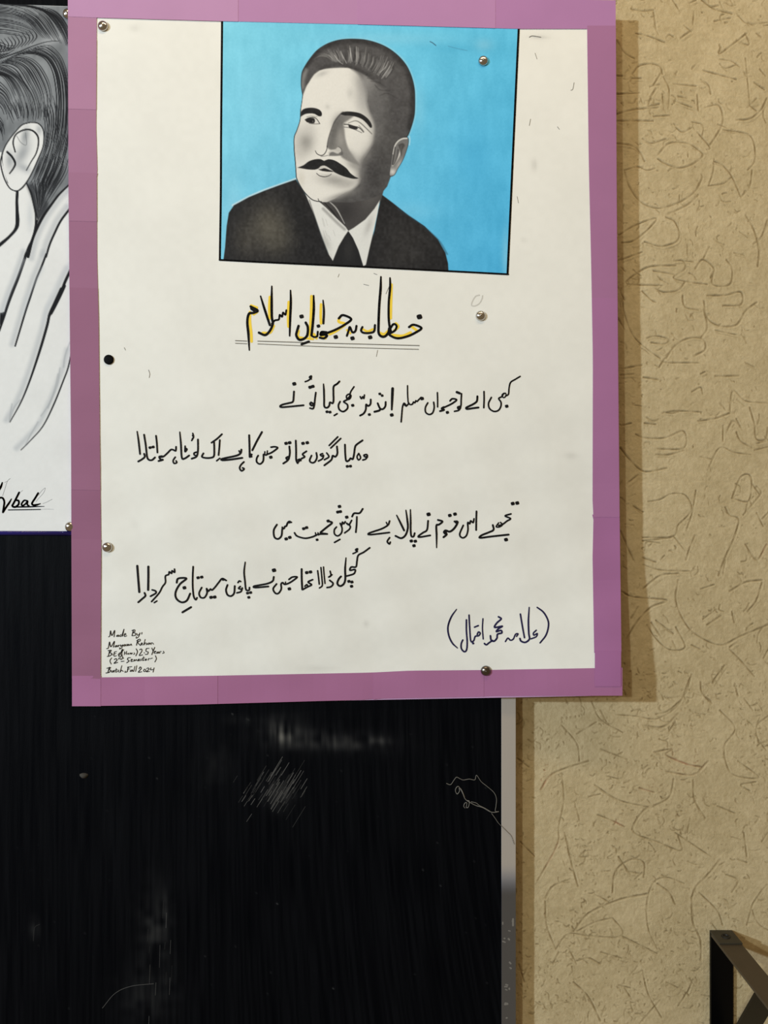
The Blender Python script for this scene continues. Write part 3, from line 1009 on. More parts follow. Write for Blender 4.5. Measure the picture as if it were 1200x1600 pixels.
# suit
BLK = (31, 30, 31)
suitL = c3("46,926 52,880 58,800 66,750 85,722 140,692 200,667 260,645 318,625 330,645 345,668 368,702 388,760 412,832 440,905 456,930 458,950 300,945")
suitR = c3("640,682 680,712 740,760 800,800 850,850 878,900 888,940 890,975 700,972 560,965 575,940 592,890 612,815 626,740")
cv.line(c3("80,722 140,690 200,664 260,643 318,622"), 2.6, (214, 226, 230), 1.4, 0.8)
for s_ in (suitL, suitR):
    cv.fill(s_, BLK, 0.9, 1, smooth=False)
cv.blob(*c3("215,800")[0], 34, 40, (92, 87, 76), 0.85, 10, suitL)
cv.blob(*c3("250,850")[0], 22, 26, (84, 80, 70), 0.6, 0, suitL)
cv.blob(*c3("130,850")[0], 22, 30, (74, 70, 62), 0.6, 0, suitL)
cv.blob(*c3("330,760")[0], 14, 40, (22, 22, 23), 0.7, -20, suitL)
cv.blob(*c3("730,850")[0], 40, 30, (56, 54, 52), 0.6, 30, suitR)
cv.blob(*c3("700,920")[0], 40, 16, (52, 50, 48), 0.5, 0, suitR)
mask = cv.cover(np.array(suitL), 1.5, np.arange(cv.X.size)) + cv.cover(np.array(suitR), 1.5, np.arange(cv.X.size))
cv.C += ((7 * vnoise(cv.X + 900, cv.Y + 900, 3.5, 54) + 5 * vnoise(cv.X * 2 + 900, cv.Y * 0.7 + 900, 8, 55)) * mask)[:, None]
for i in range(30):
    x, y = random.uniform(370, 470), random.uniform(330, 400)
    cv.line([(x, y), (x + random.uniform(-6, 6), y + random.uniform(4, 14))], 1.2, (104, 99, 88), 1.0, random.uniform(0.08, 0.22), suitL)
cv.line(c3("700,735 780,790 850,850 885,905"), 2.2, (40, 60, 74), 1.6, 0.5)
cv.fill(c3('440,780 610,760 600,962 440,950'), BLK, 0.8, 1, smooth=False)
# neck
neck = c3("408,706 450,690 520,672 560,650 620,600 660,600 652,640 640,690 630,715 590,770 550,800 512,812 480,775 450,745")
cv.fill(c3('330,640 420,660 520,690 640,600 655,640 632,705 575,775 514,820 440,790 385,730'), (66, 63, 62), 1.0, 1, smooth=False)
cv.fill(neck, (66, 63, 62), 1.0)
cv.blob(*c3("600,690")[0], 14, 22, (96, 93, 90), 0.6, 30, neck)
cv.blob(*c3("500,745")[0], 16, 16, (44, 42, 42), 0.7, 0, neck)
cv.line(c3("425,712 455,745 478,778"), (1.0, 2.0, 0.8), (30, 29, 30))
cv.line(c3("440,705 470,735 500,790"), (1.4, 2.2, 1.0), (196, 194, 188), 0.8, 0.8)
# shirt collar and tie
colL = c3("350,672 372,690 400,704 430,730 470,770 505,804 514,818 500,838 478,875 456,930 440,905 412,832 388,762")
colR = c3("632,703 612,735 578,775 535,806 514,818 530,842 552,890 570,950 580,945 592,890 610,815 624,750")
cv.fill(colL, (222, 221, 215), 0.8, smooth=False)
cv.fill(colR, (220, 219, 213), 0.8, smooth=False)
cv.line(c3("420,735 465,780 500,812"), 4, (120, 118, 115), 2.4, 0.55, colL)
cv.blob(*c3("430,860")[0], 6, 14, (180, 178, 172), 0.7, -25, colL)
cv.blob(*c3("590,800")[0], 5, 16, (178, 176, 171), 0.7, 20, colR)
for i in range(16):
    x, y = random.uniform(488, 522), random.uniform(330, 400)
    cv.line([(x, y), (x + 3, y + random.uniform(6, 14))], 0.8, (150, 148, 143), 0.8, 0.35, colL)
tie = c3("514,822 500,842 480,880 458,932 458,950 560,960 570,950 552,892 532,846")
cv.fill(tie, (26, 26, 28), 0.8, smooth=False)
cv.blob(*c3("515,890")[0], 9, 20, (52, 51, 50), 0.6, 0, tie)
cv.line(c3("368,702 388,762 412,832 440,905"), 1.4, (70, 68, 66), 0.9, 0.6)
# head: graphite ground, then the lit side of the face
head = headout + c4("1000,900 940,1020 890,1180 860,1260 800,1330 700,1370 560,1390 330,1385 280,1378 240,1360 190,1310 150,1250 122,1190 118,1150 112,1060 103,960 103,860 125,800 150,720 155,640 165,570")
cv.fill(head, (80, 78, 77), 0.7, smooth=False)
lit = c4("172,515 205,430 245,365 290,318 350,300 440,292 520,291 580,305 640,350 690,430 705,500 700,570 722,640 768,725 778,800 765,890 722,960 668,1040 652,1110 655,1180 640,1235 570,1298 460,1342 370,1373 330,1385 280,1378 240,1360 190,1310 150,1250 122,1190 118,1150 112,1060 103,960 103,860 125,800 150,720 155,640 165,570")
litx = c4("60,515 205,430 245,365 290,318 350,300 440,292 520,291 575,305 630,350 672,430 688,500 690,570 712,640 752,725 764,800 750,890 708,960 655,1040 640,1110 642,1180 628,1235 560,1298 455,1345 372,1385 330,1440 240,1460 120,1400 20,1250 0,1100 0,860 40,700")
cv.fill(litx, (226, 222, 213), 3.6, clip=head)
cv.fill(c4("60,515 205,430 245,365 290,318 350,300 440,292 520,291 560,300 600,420 600,600 560,800 560,1000 560,1250 455,1345 372,1385 330,1440 240,1460 120,1400 20,1250 0,1100 0,860 40,700"), (226, 222, 213), 0.8, clip=head)
fc = lit
cv.blob(*c4("720,470")[0], 17, 34, (112, 110, 108), 0.95, -12, head)
cv.blob(*c4("690,400")[0], 12, 16, (150, 147, 144), 0.7, -40, head)
cv.blob(*c4("660,560")[0], 11, 22, (176, 173, 168), 0.65, 0, fc)
cv.blob(*c4("790,640")[0], 14, 30, (100, 98, 97), 0.8, 0, head)
cv.blob(*c4("790,830")[0], 8, 26, (112, 110, 108), 0.9, 12, head)
cv.blob(*c4("690,1020")[0], 9, 22, (120, 117, 114), 0.8, 30, head)
cv.blob(*c4("650,1150")[0], 7, 22, (120, 117, 114), 0.7, 0, head)
cv.blob(*c4("500,1330")[0], 30, 5, (128, 125, 121), 0.75, -19, head)
cv.blob(*c4("850,450")[0], 18, 26, (96, 94, 93), 0.6, 0, head)
cv.blob(*c4("930,400")[0], 14, 14, (118, 116, 114), 0.7, 0, head)
cv.blob(*c4("960,700")[0], 20, 30, (62, 60, 60), 0.6, 0, head)
cv.blob(*c4("760,1180")[0], 18, 40, (58, 56, 56), 0.7, 10, head)
cv.blob(*c4("830,1000")[0], 12, 40, (70, 68, 67), 0.6, 0, head)
cv.blob(*c4("840,860")[0], 10, 20, (92, 90, 88), 0.5, 0, head)
# cheek, temple and chin shading
cv.blob(*c4("195,900")[0], 13, 18, (142, 139, 133), 0.85, 10, fc)
cv.blob(*c4("150,980")[0], 10, 14, (190, 186, 178), 0.6, 0, fc)
cv.blob(*c4("220,790")[0], 10, 12, (196, 192, 185), 0.6, 0, fc)
cv.blob(*c4("130,840")[0], 6, 20, (190, 187, 180), 0.5, 0, fc)
cv.blob(*c4("440,1210")[0], 24, 9, (150, 147, 141), 0.8, 8, fc)
cv.blob(*c4("540,1240")[0], 16, 7, (168, 164, 158), 0.6, -10, fc)
cv.blob(*c4("160,1200")[0], 6, 12, (204, 198, 184), 0.6, 0, fc)
cv.blob(*c4("560,500")[0], 5, 8, (196, 193, 186), 0.7, 0, fc)
cv.blob(*c4("375,610")[0], 4, 4, (196, 193, 186), 0.6, 0, fc)
cv.blob(*c4("330,340")[0], 10, 4, (176, 174, 168), 0.6, -20, fc)
# nose: shaded flank under the right brow
flank = c4("492,655 540,655 590,680 540,720 505,745 512,800 520,870 545,950 590,1020 640,1090 560,1060 490,1020 470,985 440,965 400,960 372,940 380,880 400,810 428,735 460,690")
cv.fill(flank, (122, 119, 115), 2.2, 0.95, clip=fc)
cv.blob(*c4("420,850")[0], 6, 22, (96, 94, 91), 0.75, 12, flank)
cv.blob(*c4("470,730")[0], 9, 12, (92, 90, 88), 0.7, 30, fc)
cv.blob(*c4("480,880")[0], 6, 16, (160, 156, 150), 0.6, 0, flank)
cv.blob(*c4("560,1010")[0], 14, 8, (128, 125, 121), 0.7, 35, fc)
cv.blob(*c4("640,930")[0], 16, 18, (214, 210, 202), 0.5, 0, fc)
cv.blob(*c4("590,1090")[0], 12, 6, (140, 137, 132), 0.7, 25, fc)
cv.fill(c4("385,1000 380,980 405,962 440,955 462,935 485,955 485,980 460,990 420,985"), (196, 192, 185), 1.0, 0.9)
cv.fill(c4("385,1010 395,985 420,978 450,990 480,988 495,975 500,1000 450,1010"), (92, 90, 88), 1.4, 0.85)
cv.line(c4("462,935 484,950 488,975 470,988"), 0.9, (60, 58, 58), 0.7, 0.7)
cv.line(c4("275,968 288,992 318,1006 345,998 366,965 372,930"), (0.8, 1.3, 1.0), (40, 38, 38), 0.6)
cv.line(c4("372,935 380,880 400,810 430,735 470,680 500,655"), (1.6, 1.0, 2.2), (56, 54, 54), 1.0, 0.75)
cv.line(c4("320,1015 350,1012 378,1005"), 0.9, (70, 68, 68), 0.7, 0.7)
# brows
cv.fill(c4("155,692 158,652 180,628 222,618 270,620 310,635 328,660 325,685 300,686 270,668 230,664 190,670"), (28, 27, 29), 0.7)
cv.fill(c4("480,668 505,652 550,648 610,655 655,670 702,705 730,745 737,775 722,780 700,752 660,714 610,692 560,682 510,680"), (30, 29, 30), 0.8)
# eyes
cv.fill(c4("192,718 215,703 255,697 282,708 312,748 270,748 225,742 203,732"), (218, 214, 206), 0.5)
cv.fill(c4("192,718 215,703 255,700 272,715 266,744 232,742 205,734"), (34, 32, 33), 0.7)
cv.line(c4("190,716 215,702 255,695 285,708 312,748"), (1.0, 1.2, 1.0), (40, 38, 38), 0.5)
cv.line(c4("225,744 265,750 310,748"), 0.8, (70, 68, 66), 0.5)
cv.line(c4("205,692 245,684 290,692"), 0.9, (110, 107, 103), 0.7, 0.7)
cv.blob(*c4("255,728")[0], 0.9, 0.9, (150, 146, 140), 0.8)
cv.fill(c4("540,756 590,768 625,776 668,815 610,795 560,785 525,775"), (214, 210, 203), 0.5)
cv.fill(c4("545,756 590,768 620,780 612,795 575,790 548,776"), (36, 34, 35), 0.7)
cv.line(c4("510,752 545,754 590,768 628,778 650,795 668,818"), (1.2, 1.5, 1.0), (40, 38, 38), 0.5)
cv.line(c4("508,775 545,780 600,797 655,822"), 0.9, (60, 58, 57), 0.5, 0.8)
cv.line(c4("545,742 600,724 640,740 690,785 735,830"), (0.9, 1.7, 1.5), (120, 117, 113), 0.7, 0.95)
cv.line(c4("630,762 655,790 672,812"), 0.9, (90, 88, 85), 0.6, 0.8)
# moustache and mouth
cv.fill(c4("128,1106 180,1085 220,1055 270,1038 320,1037 346,1050 380,1037 430,1046 480,1075 530,1112 560,1150 600,1180 628,1193 590,1197 540,1187 480,1167 420,1137 385,1108 345,1090 305,1110 272,1122 220,1121 170,1113"), (27, 27, 28), 0.6)
cv.fill(c4("296,1120 318,1095 350,1090 385,1108 425,1138 380,1140 330,1134"), (206, 202, 194), 0.5)
cv.fill(c4("298,1121 325,1116 350,1110 385,1122 425,1138 380,1139 330,1132"), (28, 27, 28), 0.5)
cv.line(c4("285,1152 310,1172 350,1180 385,1172 405,1158"), (0.9, 1.3, 0.8), (44, 42, 42), 0.5)
cv.line(c4("300,1140 350,1150 400,1145"), 1.2, (236, 232, 224), 0.8, 0.7)
# chin nick and outline
cv.line(c4("172,515 165,570 155,640 150,720 125,800 103,860 103,960 112,1060 118,1150 122,1190 150,1250 190,1310 240,1360 280,1378 325,1384"), (0.9, 1.3, 1.3), (26, 27, 30), 0.5)
cv.line(c4("298,1360 305,1378 322,1386"), 1.0, (50, 48, 48), 0.5)
# hair
hairp = c4("172,515 160,430 165,340 185,290 230,220 290,150 370,98 460,68 560,58 680,65 790,95 880,140 960,205 1020,280 1060,370 1082,470 1085,590 1080,680 1060,760 1035,830 1020,855 960,860 920,820 900,700 880,560 850,480 800,440 750,400 700,365 650,335 590,305 530,291 440,292 360,299 310,312 265,345 230,395 200,445")
cv.fill(hairp, (76, 74, 74), 2.0, 0.8, clip=head)
cv.line(c4("180,500 205,440 240,385 275,338 320,308"), 5, (70, 68, 68), 2.4, 0.7, hairp)
cv.line(c4("176,300 235,225 300,155 380,108 470,80 570,72 680,80 790,108 880,155 955,220 1010,290 1050,380 1068,480 1070,590 1060,690 1040,780"), 8, (44, 43, 44), 4, 0.8, hairp)
cv.line(c4("320,305 400,270 480,262 540,280 600,300 680,330 740,375"), 6, (58, 56, 56), 3, 0.7, hairp)
cv.line(c4("170,440 180,370 200,310"), 6, (150, 148, 144), 3, 0.6, hairp)
comb(c4("420,240 360,200 300,200 240,240"), c4("480,262 440,200 400,150 360,130"), 9, 1.0, 0.5, 1.0, 0.2, (130, 128, 125), cv, hairp)
for i in range(58):                              # brushed-back strands fan out from the hairline
    t = i / 57
    bx, by = np.interp(t, [0, .3, .6, 1], [430, 560, 680, 830]), np.interp(t, [0, .3, .6, 1], [262, 285, 325, 410])
    tx, ty = np.interp(t, [0, .3, .6, 1], [370, 560, 740, 940]), np.interp(t, [0, .3, .6, 1], [150, 105, 130, 250])
    s0, s1 = random.uniform(0.12, 0.3), random.uniform(0.65, 1.0)
    a = (lrp(bx, tx, s0), lrp(by, ty, s0))
    b = (lrp(bx, tx, s1) + random.uniform(-8, 8), lrp(by, ty, s1))
    mid = ((a[0] + b[0]) / 2 + 8, (a[1] + b[1]) / 2)
    pale = random.random() < 0.6
    cv.line([(440 + x / 5.217, 50 + y / 5.217) for x, y in (a, mid, b)], (0.8, random.uniform(1.0, 2.0), 0.6),
            (172, 170, 166) if pale else (44, 43, 43), 1.2, random.uniform(0.25, 0.65), hairp)
for s_ in ("815,380 850,330 885,275", "850,370 880,330 900,300", "800,330 845,290 870,240", "430,190 470,240 500,262", "480,160 505,210 530,255",
           "560,130 565,190 575,240", "610,120 612,190 610,240"):
    cv.line(c4(s_), (0.8, 1.8, 0.8), (186, 184, 180), 0.9, 0.7, hairp)
for s_ in ("700,375 740,385 780,375", "730,400 790,410 850,450", "760,430 800,470 880,480", "690,350 720,330 760,320", "800,520 860,500 940,540"):
    cv.line(c4(s_), 1.4, (56, 54, 54), 1.2, 0.5, head)
cv.line(headout[:22], (1.2, 1.4, 1.6), (34, 34, 37), 0.7, 0.9)
hm = cv.cover(np.array(head), 1.5, np.arange(cv.X.size)) * np.clip((150 - cv.C.mean(axis=1)) / 80, 0, 1)
cv.C += ((6 * vnoise(cv.X + 900, cv.Y + 900, 3.0, 56) + 6 * vnoise(cv.X + 900, cv.Y + 900, 9, 57)) * hm)[:, None]
cv.C += (1.8 * vnoise(cv.X + 900, cv.Y + 900, 2.2, 58))[:, None]
# ear
earp = c4("1025,858 985,860 945,882 915,925 898,1000 888,1080 880,1172 918,1166 948,1112 985,1050 1012,985 1032,915 1034,875")
cv.fill(earp, (112, 110, 108), 0.8)
cv.line(c4("1022,866 985,870 948,892 922,932 908,995"), (2.2, 2.2, 1.2), (216, 213, 206), 0.9, 0.95, earp)
cv.line(c4("975,930 965,985 940,1040 905,1090"), (2.4, 3.0, 1.6), (206, 203, 197), 1.2, 0.9, earp)
cv.fill(c4("950,920 985,905 1005,925 985,960 975,1010 960,950"), (66, 64, 63), 1.2, 0.85)
cv.line(c4("925,940 915,1010 905,1080 925,1060 945,1010 950,960"), 1.6, (54, 52, 52), 0.9, 0.85, earp)
cv.blob(*c4("905,1140")[0], 6, 6, (214, 211, 204), 0.9, 0, earp)
cv.blob(*c4("960,1080")[0], 4, 10, (190, 187, 181), 0.7, 30, earp)
cv.line(earp + earp[:1], (0.9, 0.9, 0.9), (44, 43, 45), 0.6, 0.8)
cv.line([(x + 1.4, y) for x, y in c4("1034,850 1038,880 1034,920")], 1.6, (220, 230, 234), 1.0, 0.7)
m_port = paint_mat('portrait_paint', 0.7, 0.2, 0.08, 700)
LQ = 0.00065
po = sheet('painted_portrait', X, Y, pdep(X, Y) + LQ, m_port, poster, cv.pigment())
po['label'] = 'greyscale painting of a moustached man in suit and tie on sky blue'
strokes('ruled_frame_line', """3.2 347,31 345.5,200 345,300 343.5,405.5
2.8 343,406 420,410 560,416.5 700,423.5 794,428.5
3.2 810.5,43 806,140 801,250 797,340 793,428""", 0, 0, 1, pf, LQ + 0.00015, m_ink, poster)

# ------------------------------------------------------------------ handwriting
LT = 0.0007
m_yellow = mat('yellow_marker', (244, 208, 66), 0.6, 0, 0.2, 0.1)
m_brown = mat('brown_pencil', (94, 82, 62), 0.6, 0, 0.2, 0.1)
strokes('title_highlight', """12 118,262 118,320 126,390 128,440
12 160,235 125,222
12 160,262 140,275
11 238,170 234,240 238,300
12 195,388 240,385 262,345
11 352,200 348,280 350,350
12 412,375 408,410 440,420
12 490,165 488,260 484,340 482,410
12 548,215 546,280 548,330
12 660,295 655,320 690,330
13 600,395 640,375 690,340
12 545,400 575,420
11 975,95 972,200 970,300
12 1000,330 1015,350 990,375
12 980,400 1040,405 1090,385
12 898,385 930,395 955,375
12 1090,345 1130,375
10 800,365 830,378 862,365
10 705,370 725,390
10 455,420 500,425
12 505,395 520,420""", 360, 420, 3.871, pf, LT - 0.0002, m_yellow, poster, 1.35, True)
strokes('title_lettering', """13 1080,352 1108,338 1155,358 1120,385 1070,408 1010,420 965,402 958,385
13 965,55,9 966,110 958,200 957,290 962,345 972,385
12 960,372 985,335 1005,345 995,372 962,392
14 910,48,9 908,120 900,220 896,320 896,385 912,408 935,408 955,385 960,360
12 798,352 790,372 802,386 838,388 868,378 874,340
12 762,345 756,375 738,384 722,352 714,376 704,405
13 655,300 680,280 730,304 690,338 640,366 590,386 555,394
13 582,384 552,382 545,400 570,398 584,404 566,420 540,416
12 560,190,7 565,255 562,330
11 528,380 524,408 504,412 488,402
14 503,162,9 504,240 498,330 490,402
14 412,345 403,375 398,402 415,428 442,424 464,402 468,355 455,325
13 430,456 474,440
13 363,130,8 365,200 361,300 358,405,9
10 338,250 332,278 318,264 312,290 298,278 292,306 268,312 250,332
14 250,105,8 249,200 250,290 256,330 240,372 210,400 172,386
13 182,165,8 205,240 238,340
14 122,228 164,252 140,266 112,272 102,320 108,390 114,492,7
18 128,240 150,254
o15 1143,290
o12 845,414 738,420 637,412 430,288
o10 532,346""", 360, 420, 3.871, pf, LT, m_ink, poster, 1.08)
strokes('title_underline', """4 30,434 100,437
4 165,437 600,450 1142,464
3.4 30,450 100,453
3.4 165,454 600,472 1138,487""", 360, 420, 3.871, pf, LT, m_brown, poster, 1.0, True)

strokes('verse_lettering', """22 1160,162,24 1156,260 1152,360,15
o16 1152,410
16 1095,288 1091,330 1065,356 1040,345 1020,300
18 1045,352 1035,368 990,380
o12 1040,212 1062,228
16 955,265 952,308 930,326 912,312 908,360 888,396 855,416
o13 942,406
13 856,238 868,258 880,238 890,256 896,222
13 798,145 766,195 757,235 732,256 728,230 752,214 770,230 758,258 730,268
15 730,268 702,286 735,312 738,345 715,370 690,378 660,358 652,318 668,284
o14 786,320
14 612,415 640,398
16 662,95 640,118 608,142 605,200 606,270 598,300 572,292 566,322 545,342 520,330 518,260 516,180 512,120,11
o13 545,380 573,383
15 440,200 432,260 426,315 414,350 385,346
17 396,292 386,306 402,322 422,308 400,296
o15 386,150 412,142
13 340,98 370,86 396,64 398,44 380,56 398,74
o17 238,118
16 235,190 232,240 224,286 180,300 130,312 106,326 118,337 200,331 325,319""", 420, 580, 6, pf, LT, m_ink, poster, 1.09)
strokes('verse_lettering', """13 1156,48 1110,76 1066,105 1052,160 1046,215 1020,232
10 1020,205 1000,215 990,240 1012,245 1024,215 1005,205 985,225 1000,248 1026,230
14 985,238 955,256 976,290 974,332 950,368 908,376 868,348 860,300 886,245
o15 1030,328
14 817,190 818,260 815,342
17 755,235 750,280 720,306 680,326 650,342 658,354 710,347 765,340
14 606,210 603,270 600,325 582,364 540,376
16 588,330 570,338 578,354 596,344
22 562,196 588,206
15 498,278 520,258 560,268 522,300 472,326 428,345
17 440,336 420,350 442,362 405,374
o14 474,386
13 380,200 382,270 382,335
14 345,290 350,340 335,390 302,405 270,384 268,338 290,296
o16 236,256
13 228,244 204,268 188,284 178,276 168,296 156,288 146,308 122,312 108,292
12 100,135 101,220 106,292
14 108,306 90,322 68,300 54,330 48,380 44,430 40,475
13 66,312 88,328""", 620, 580, 6, pf, LT, m_ink, poster, 1.09)
strokes('verse_lettering', """16 85,25,11 98,110 112,236
16 150,234 156,262 130,286 95,306
16 150,55 165,150 178,260 195,290 225,292 252,268
o13 206,176 235,170
15 262,65 270,140 275,222
15 450,168 446,206 422,196 400,196 370,226 330,260 294,264
16 318,256 292,262 304,286 326,290 285,302
14 442,265 422,298 432,324 456,316 450,300
16 485,30,11 495,140 504,270 530,278 572,250
14 535,162 534,214 552,192 538,180
16 655,100 655,200 642,258 596,280
14 640,218 618,228 622,246 644,250
13 606,42 614,75 596,110
13 604,62 614,80 602,92
15 860,105 855,180 848,246
13 830,300 860,276
15 880,50 835,92 782,130
16 806,125 808,190 804,256 770,272 720,272 692,260 706,230
17 1062,195 1056,226 1030,246 980,260 920,272 876,284 884,294 960,288 1070,272
13 1040,206 1052,232
15 1086,310 1058,338 1046,368 1064,394 1088,376 1074,366
17 1135,60 1138,150 1140,262
14 1160,240 1142,266""", 200, 670, 6, pf, LT, m_ink, poster, 1.09)
strokes('verse_lettering', """17 115,30 70,110 25,200
15 8,236 18,262
15 200,172 234,168 262,178 230,206 198,226 166,238 150,246 130,240 130,270 124,306 95,330 66,310 66,276 80,250
11 166,206 162,236
11 142,214 140,244
o15 198,266
16 372,165 376,230 360,290 315,325
16 360,262 342,272 352,288 368,280
o15 341,136 375,130
16 432,110 435,200 436,290 450,322
15 532,210 496,238 516,262 488,278 466,300 446,320
14 452,292 470,284 480,298
o15 500,136 540,130
14 826,75 745,156
14 854,90 760,180
16 818,165 822,230 802,262 778,252 764,292 700,342
14 722,226 742,262 700,290
14 684,232 662,242 676,256 692,248 682,280 644,302
15 625,225 630,270 610,310 582,318 562,296 580,250
16 1058,108 1000,150 986,180 978,240 966,284 946,276 930,296 906,302 897,250 893,148
o13 915,352 945,350
13 1022,230 1006,262 1020,292 1040,270 1024,232
14 1092,240 1070,248 1084,264 1104,252 1096,240
14 1104,262 1086,284 1060,292""", 390, 670, 6, pf, LT, m_ink, poster, 1.09)
strokes('verse_lettering', """16 75,298 46,350 52,414 86,432 118,402 126,340 142,334 150,316 164,310 180,276 210,276
14 126,322 126,345
o14 192,274
o15 162,432 196,418
15 240,375 265,406 340,426 410,412 440,398 470,388 545,386
17 548,264 592,280 546,320 502,356 486,376 546,386
11 436,374 442,402
11 460,374 466,396
o14 556,264 326,336 354,326
o12 452,440
14 716,270 702,290 690,274 684,300 668,286 686,330 680,376 646,404 616,386 614,346 634,320
14 776,258 750,300 728,284 762,312 754,342 710,376
o15 730,228
o14 646,180 670,176
o15 662,128
15 825,225 822,300 815,370
16 780,222 800,192 850,190 880,150
14 615,465 666,436
15 1132,264 1116,302 1060,336 990,360 936,380 952,392 1130,372
11 1100,276 1112,300
15 1132,420 1110,456 1130,480 1138,462""", 420, 770, 6, pf, LT, m_ink, poster, 1.09)
strokes('verse_lettering', """16 55,200,10 90,270 122,336
16 138,155,10 150,240 155,312 135,376 96,405 45,385
15 178,150,10 180,250 180,330 186,386 206,390 216,360
o14 186,430 222,432
o14 210,472
o17 340,192
15 336,250 326,330 290,356 250,386 262,395 355,380
16 424,242 464,256 432,284 410,292 412,380 412,490,9
17 572,256 600,262 570,316 530,346 492,336 478,354 502,370 474,396
o14 588,260 490,358
o15 530,202 576,190
15 768,165 766,250 765,332
14 746,232 738,266 716,250 708,276 690,266 692,330 676,384 642,402 618,370 650,290
o16 1092,96 1132,91
14 1076,188 1024,206 1072,230 1040,252 1000,282 966,292
12 966,268 944,302 974,304 1000,284 982,264
16 914,288 920,330 880,352 820,376 796,394 806,402 900,390 1055,373
o16 1032,418""", 610, 770, 5.714, pf, LT, m_ink, poster, 1.09)
strokes('verse_lettering', """19 86,205 93,300 105,450
16 154,458 162,486 130,516 95,546
19 190,212 190,310 188,430
15 226,430 256,440 260,460 210,490
14 435,235 436,266 412,250 408,276 386,260 380,286 350,300 350,360 322,400 290,460 220,540
13 245,550 270,534
17 456,362 464,328 500,318 546,325 486,376 446,450 452,510 500,546 550,530 582,465
o16 528,410
18 510,640 590,592
15 610,212 606,300 606,400 615,490 634,522 646,504
o14 656,316 690,310
15 690,408 666,460 680,500 715,502 740,460 736,418 752,442 772,422 786,432 812,408 850,360 882,324 920,342
o13 892,332
o15 778,500 812,497
16 932,384 918,430 932,476 965,488 994,460 1000,394
15 1052,398 1036,416 1066,424 1070,412 1058,446 1020,458
14 1030,362 1042,346 1056,352
15 1098,170,11 1088,260 1096,350 1106,428 1134,432 1138,408
o13 1120,460 1149,455
o13 1132,500""", 200, 850, 6, pf, LT, m_ink, poster, 1.09)
strokes('verse_lettering', """16 286,308 276,346 230,370 150,386 100,396 112,408 235,398
o18 288,246
15 428,332 460,310 505,310 462,346 420,370 386,378 370,362 354,376 356,420 332,460 302,462 280,420 312,374
11 396,356 394,378
o15 432,420
17 547,235 548,330 553,426
15 650,334 608,356 640,382 602,402 556,428
13 576,396 596,380 604,398
o15 595,268 630,262
13 697,250 705,310 712,376
13 728,220 738,330 740,390 714,412
12 752,215 758,290 766,370
15 810,340 842,370 822,400 785,408
13 814,254 822,296 800,310 832,288
17 963,130,10 955,230 956,330 940,376 906,394 882,370 894,330 916,304
15 1186,35 1130,76 1078,106 1066,160 1056,214 1012,216 1000,246 1048,240 1040,276 1000,292 960,302
o14 990,350 1018,356
o14 1015,396
13 1028,90 1060,74 1072,44 1052,54 1070,72""", 380, 850, 6, pf, LT, m_ink, poster, 1.09)
strokes('attribution_lettering', """16 155,80,10 100,160 66,260 74,350 110,430 165,484,10
16 995,60,14 1060,110 1106,190 1112,260 1086,350 1025,430,14
16 258,190 258,300 266,420 260,500 236,522 206,490 204,440 220,400
15 285,140 292,270 304,410 334,406 350,362 384,356 402,330 384,316 370,342
15 342,266 382,250
o11 328,435
13 430,178 425,280 433,390
17 592,158 620,180 575,222 552,268 632,256 592,282 570,312 618,300 626,326 582,340 576,380 546,412 516,402 508,356
16 530,404 492,430 465,450 445,436
14 664,416 690,380 716,402 746,390 770,340 796,336 780,362
16 820,130 840,250 863,376
17 912,60,12 904,200 908,330 914,390 872,424 828,412 815,384
14 986,298 956,328 962,350 996,332 984,366 930,388""", 690, 940, 6.667, pf, LT, m_navy, poster, 1.08)
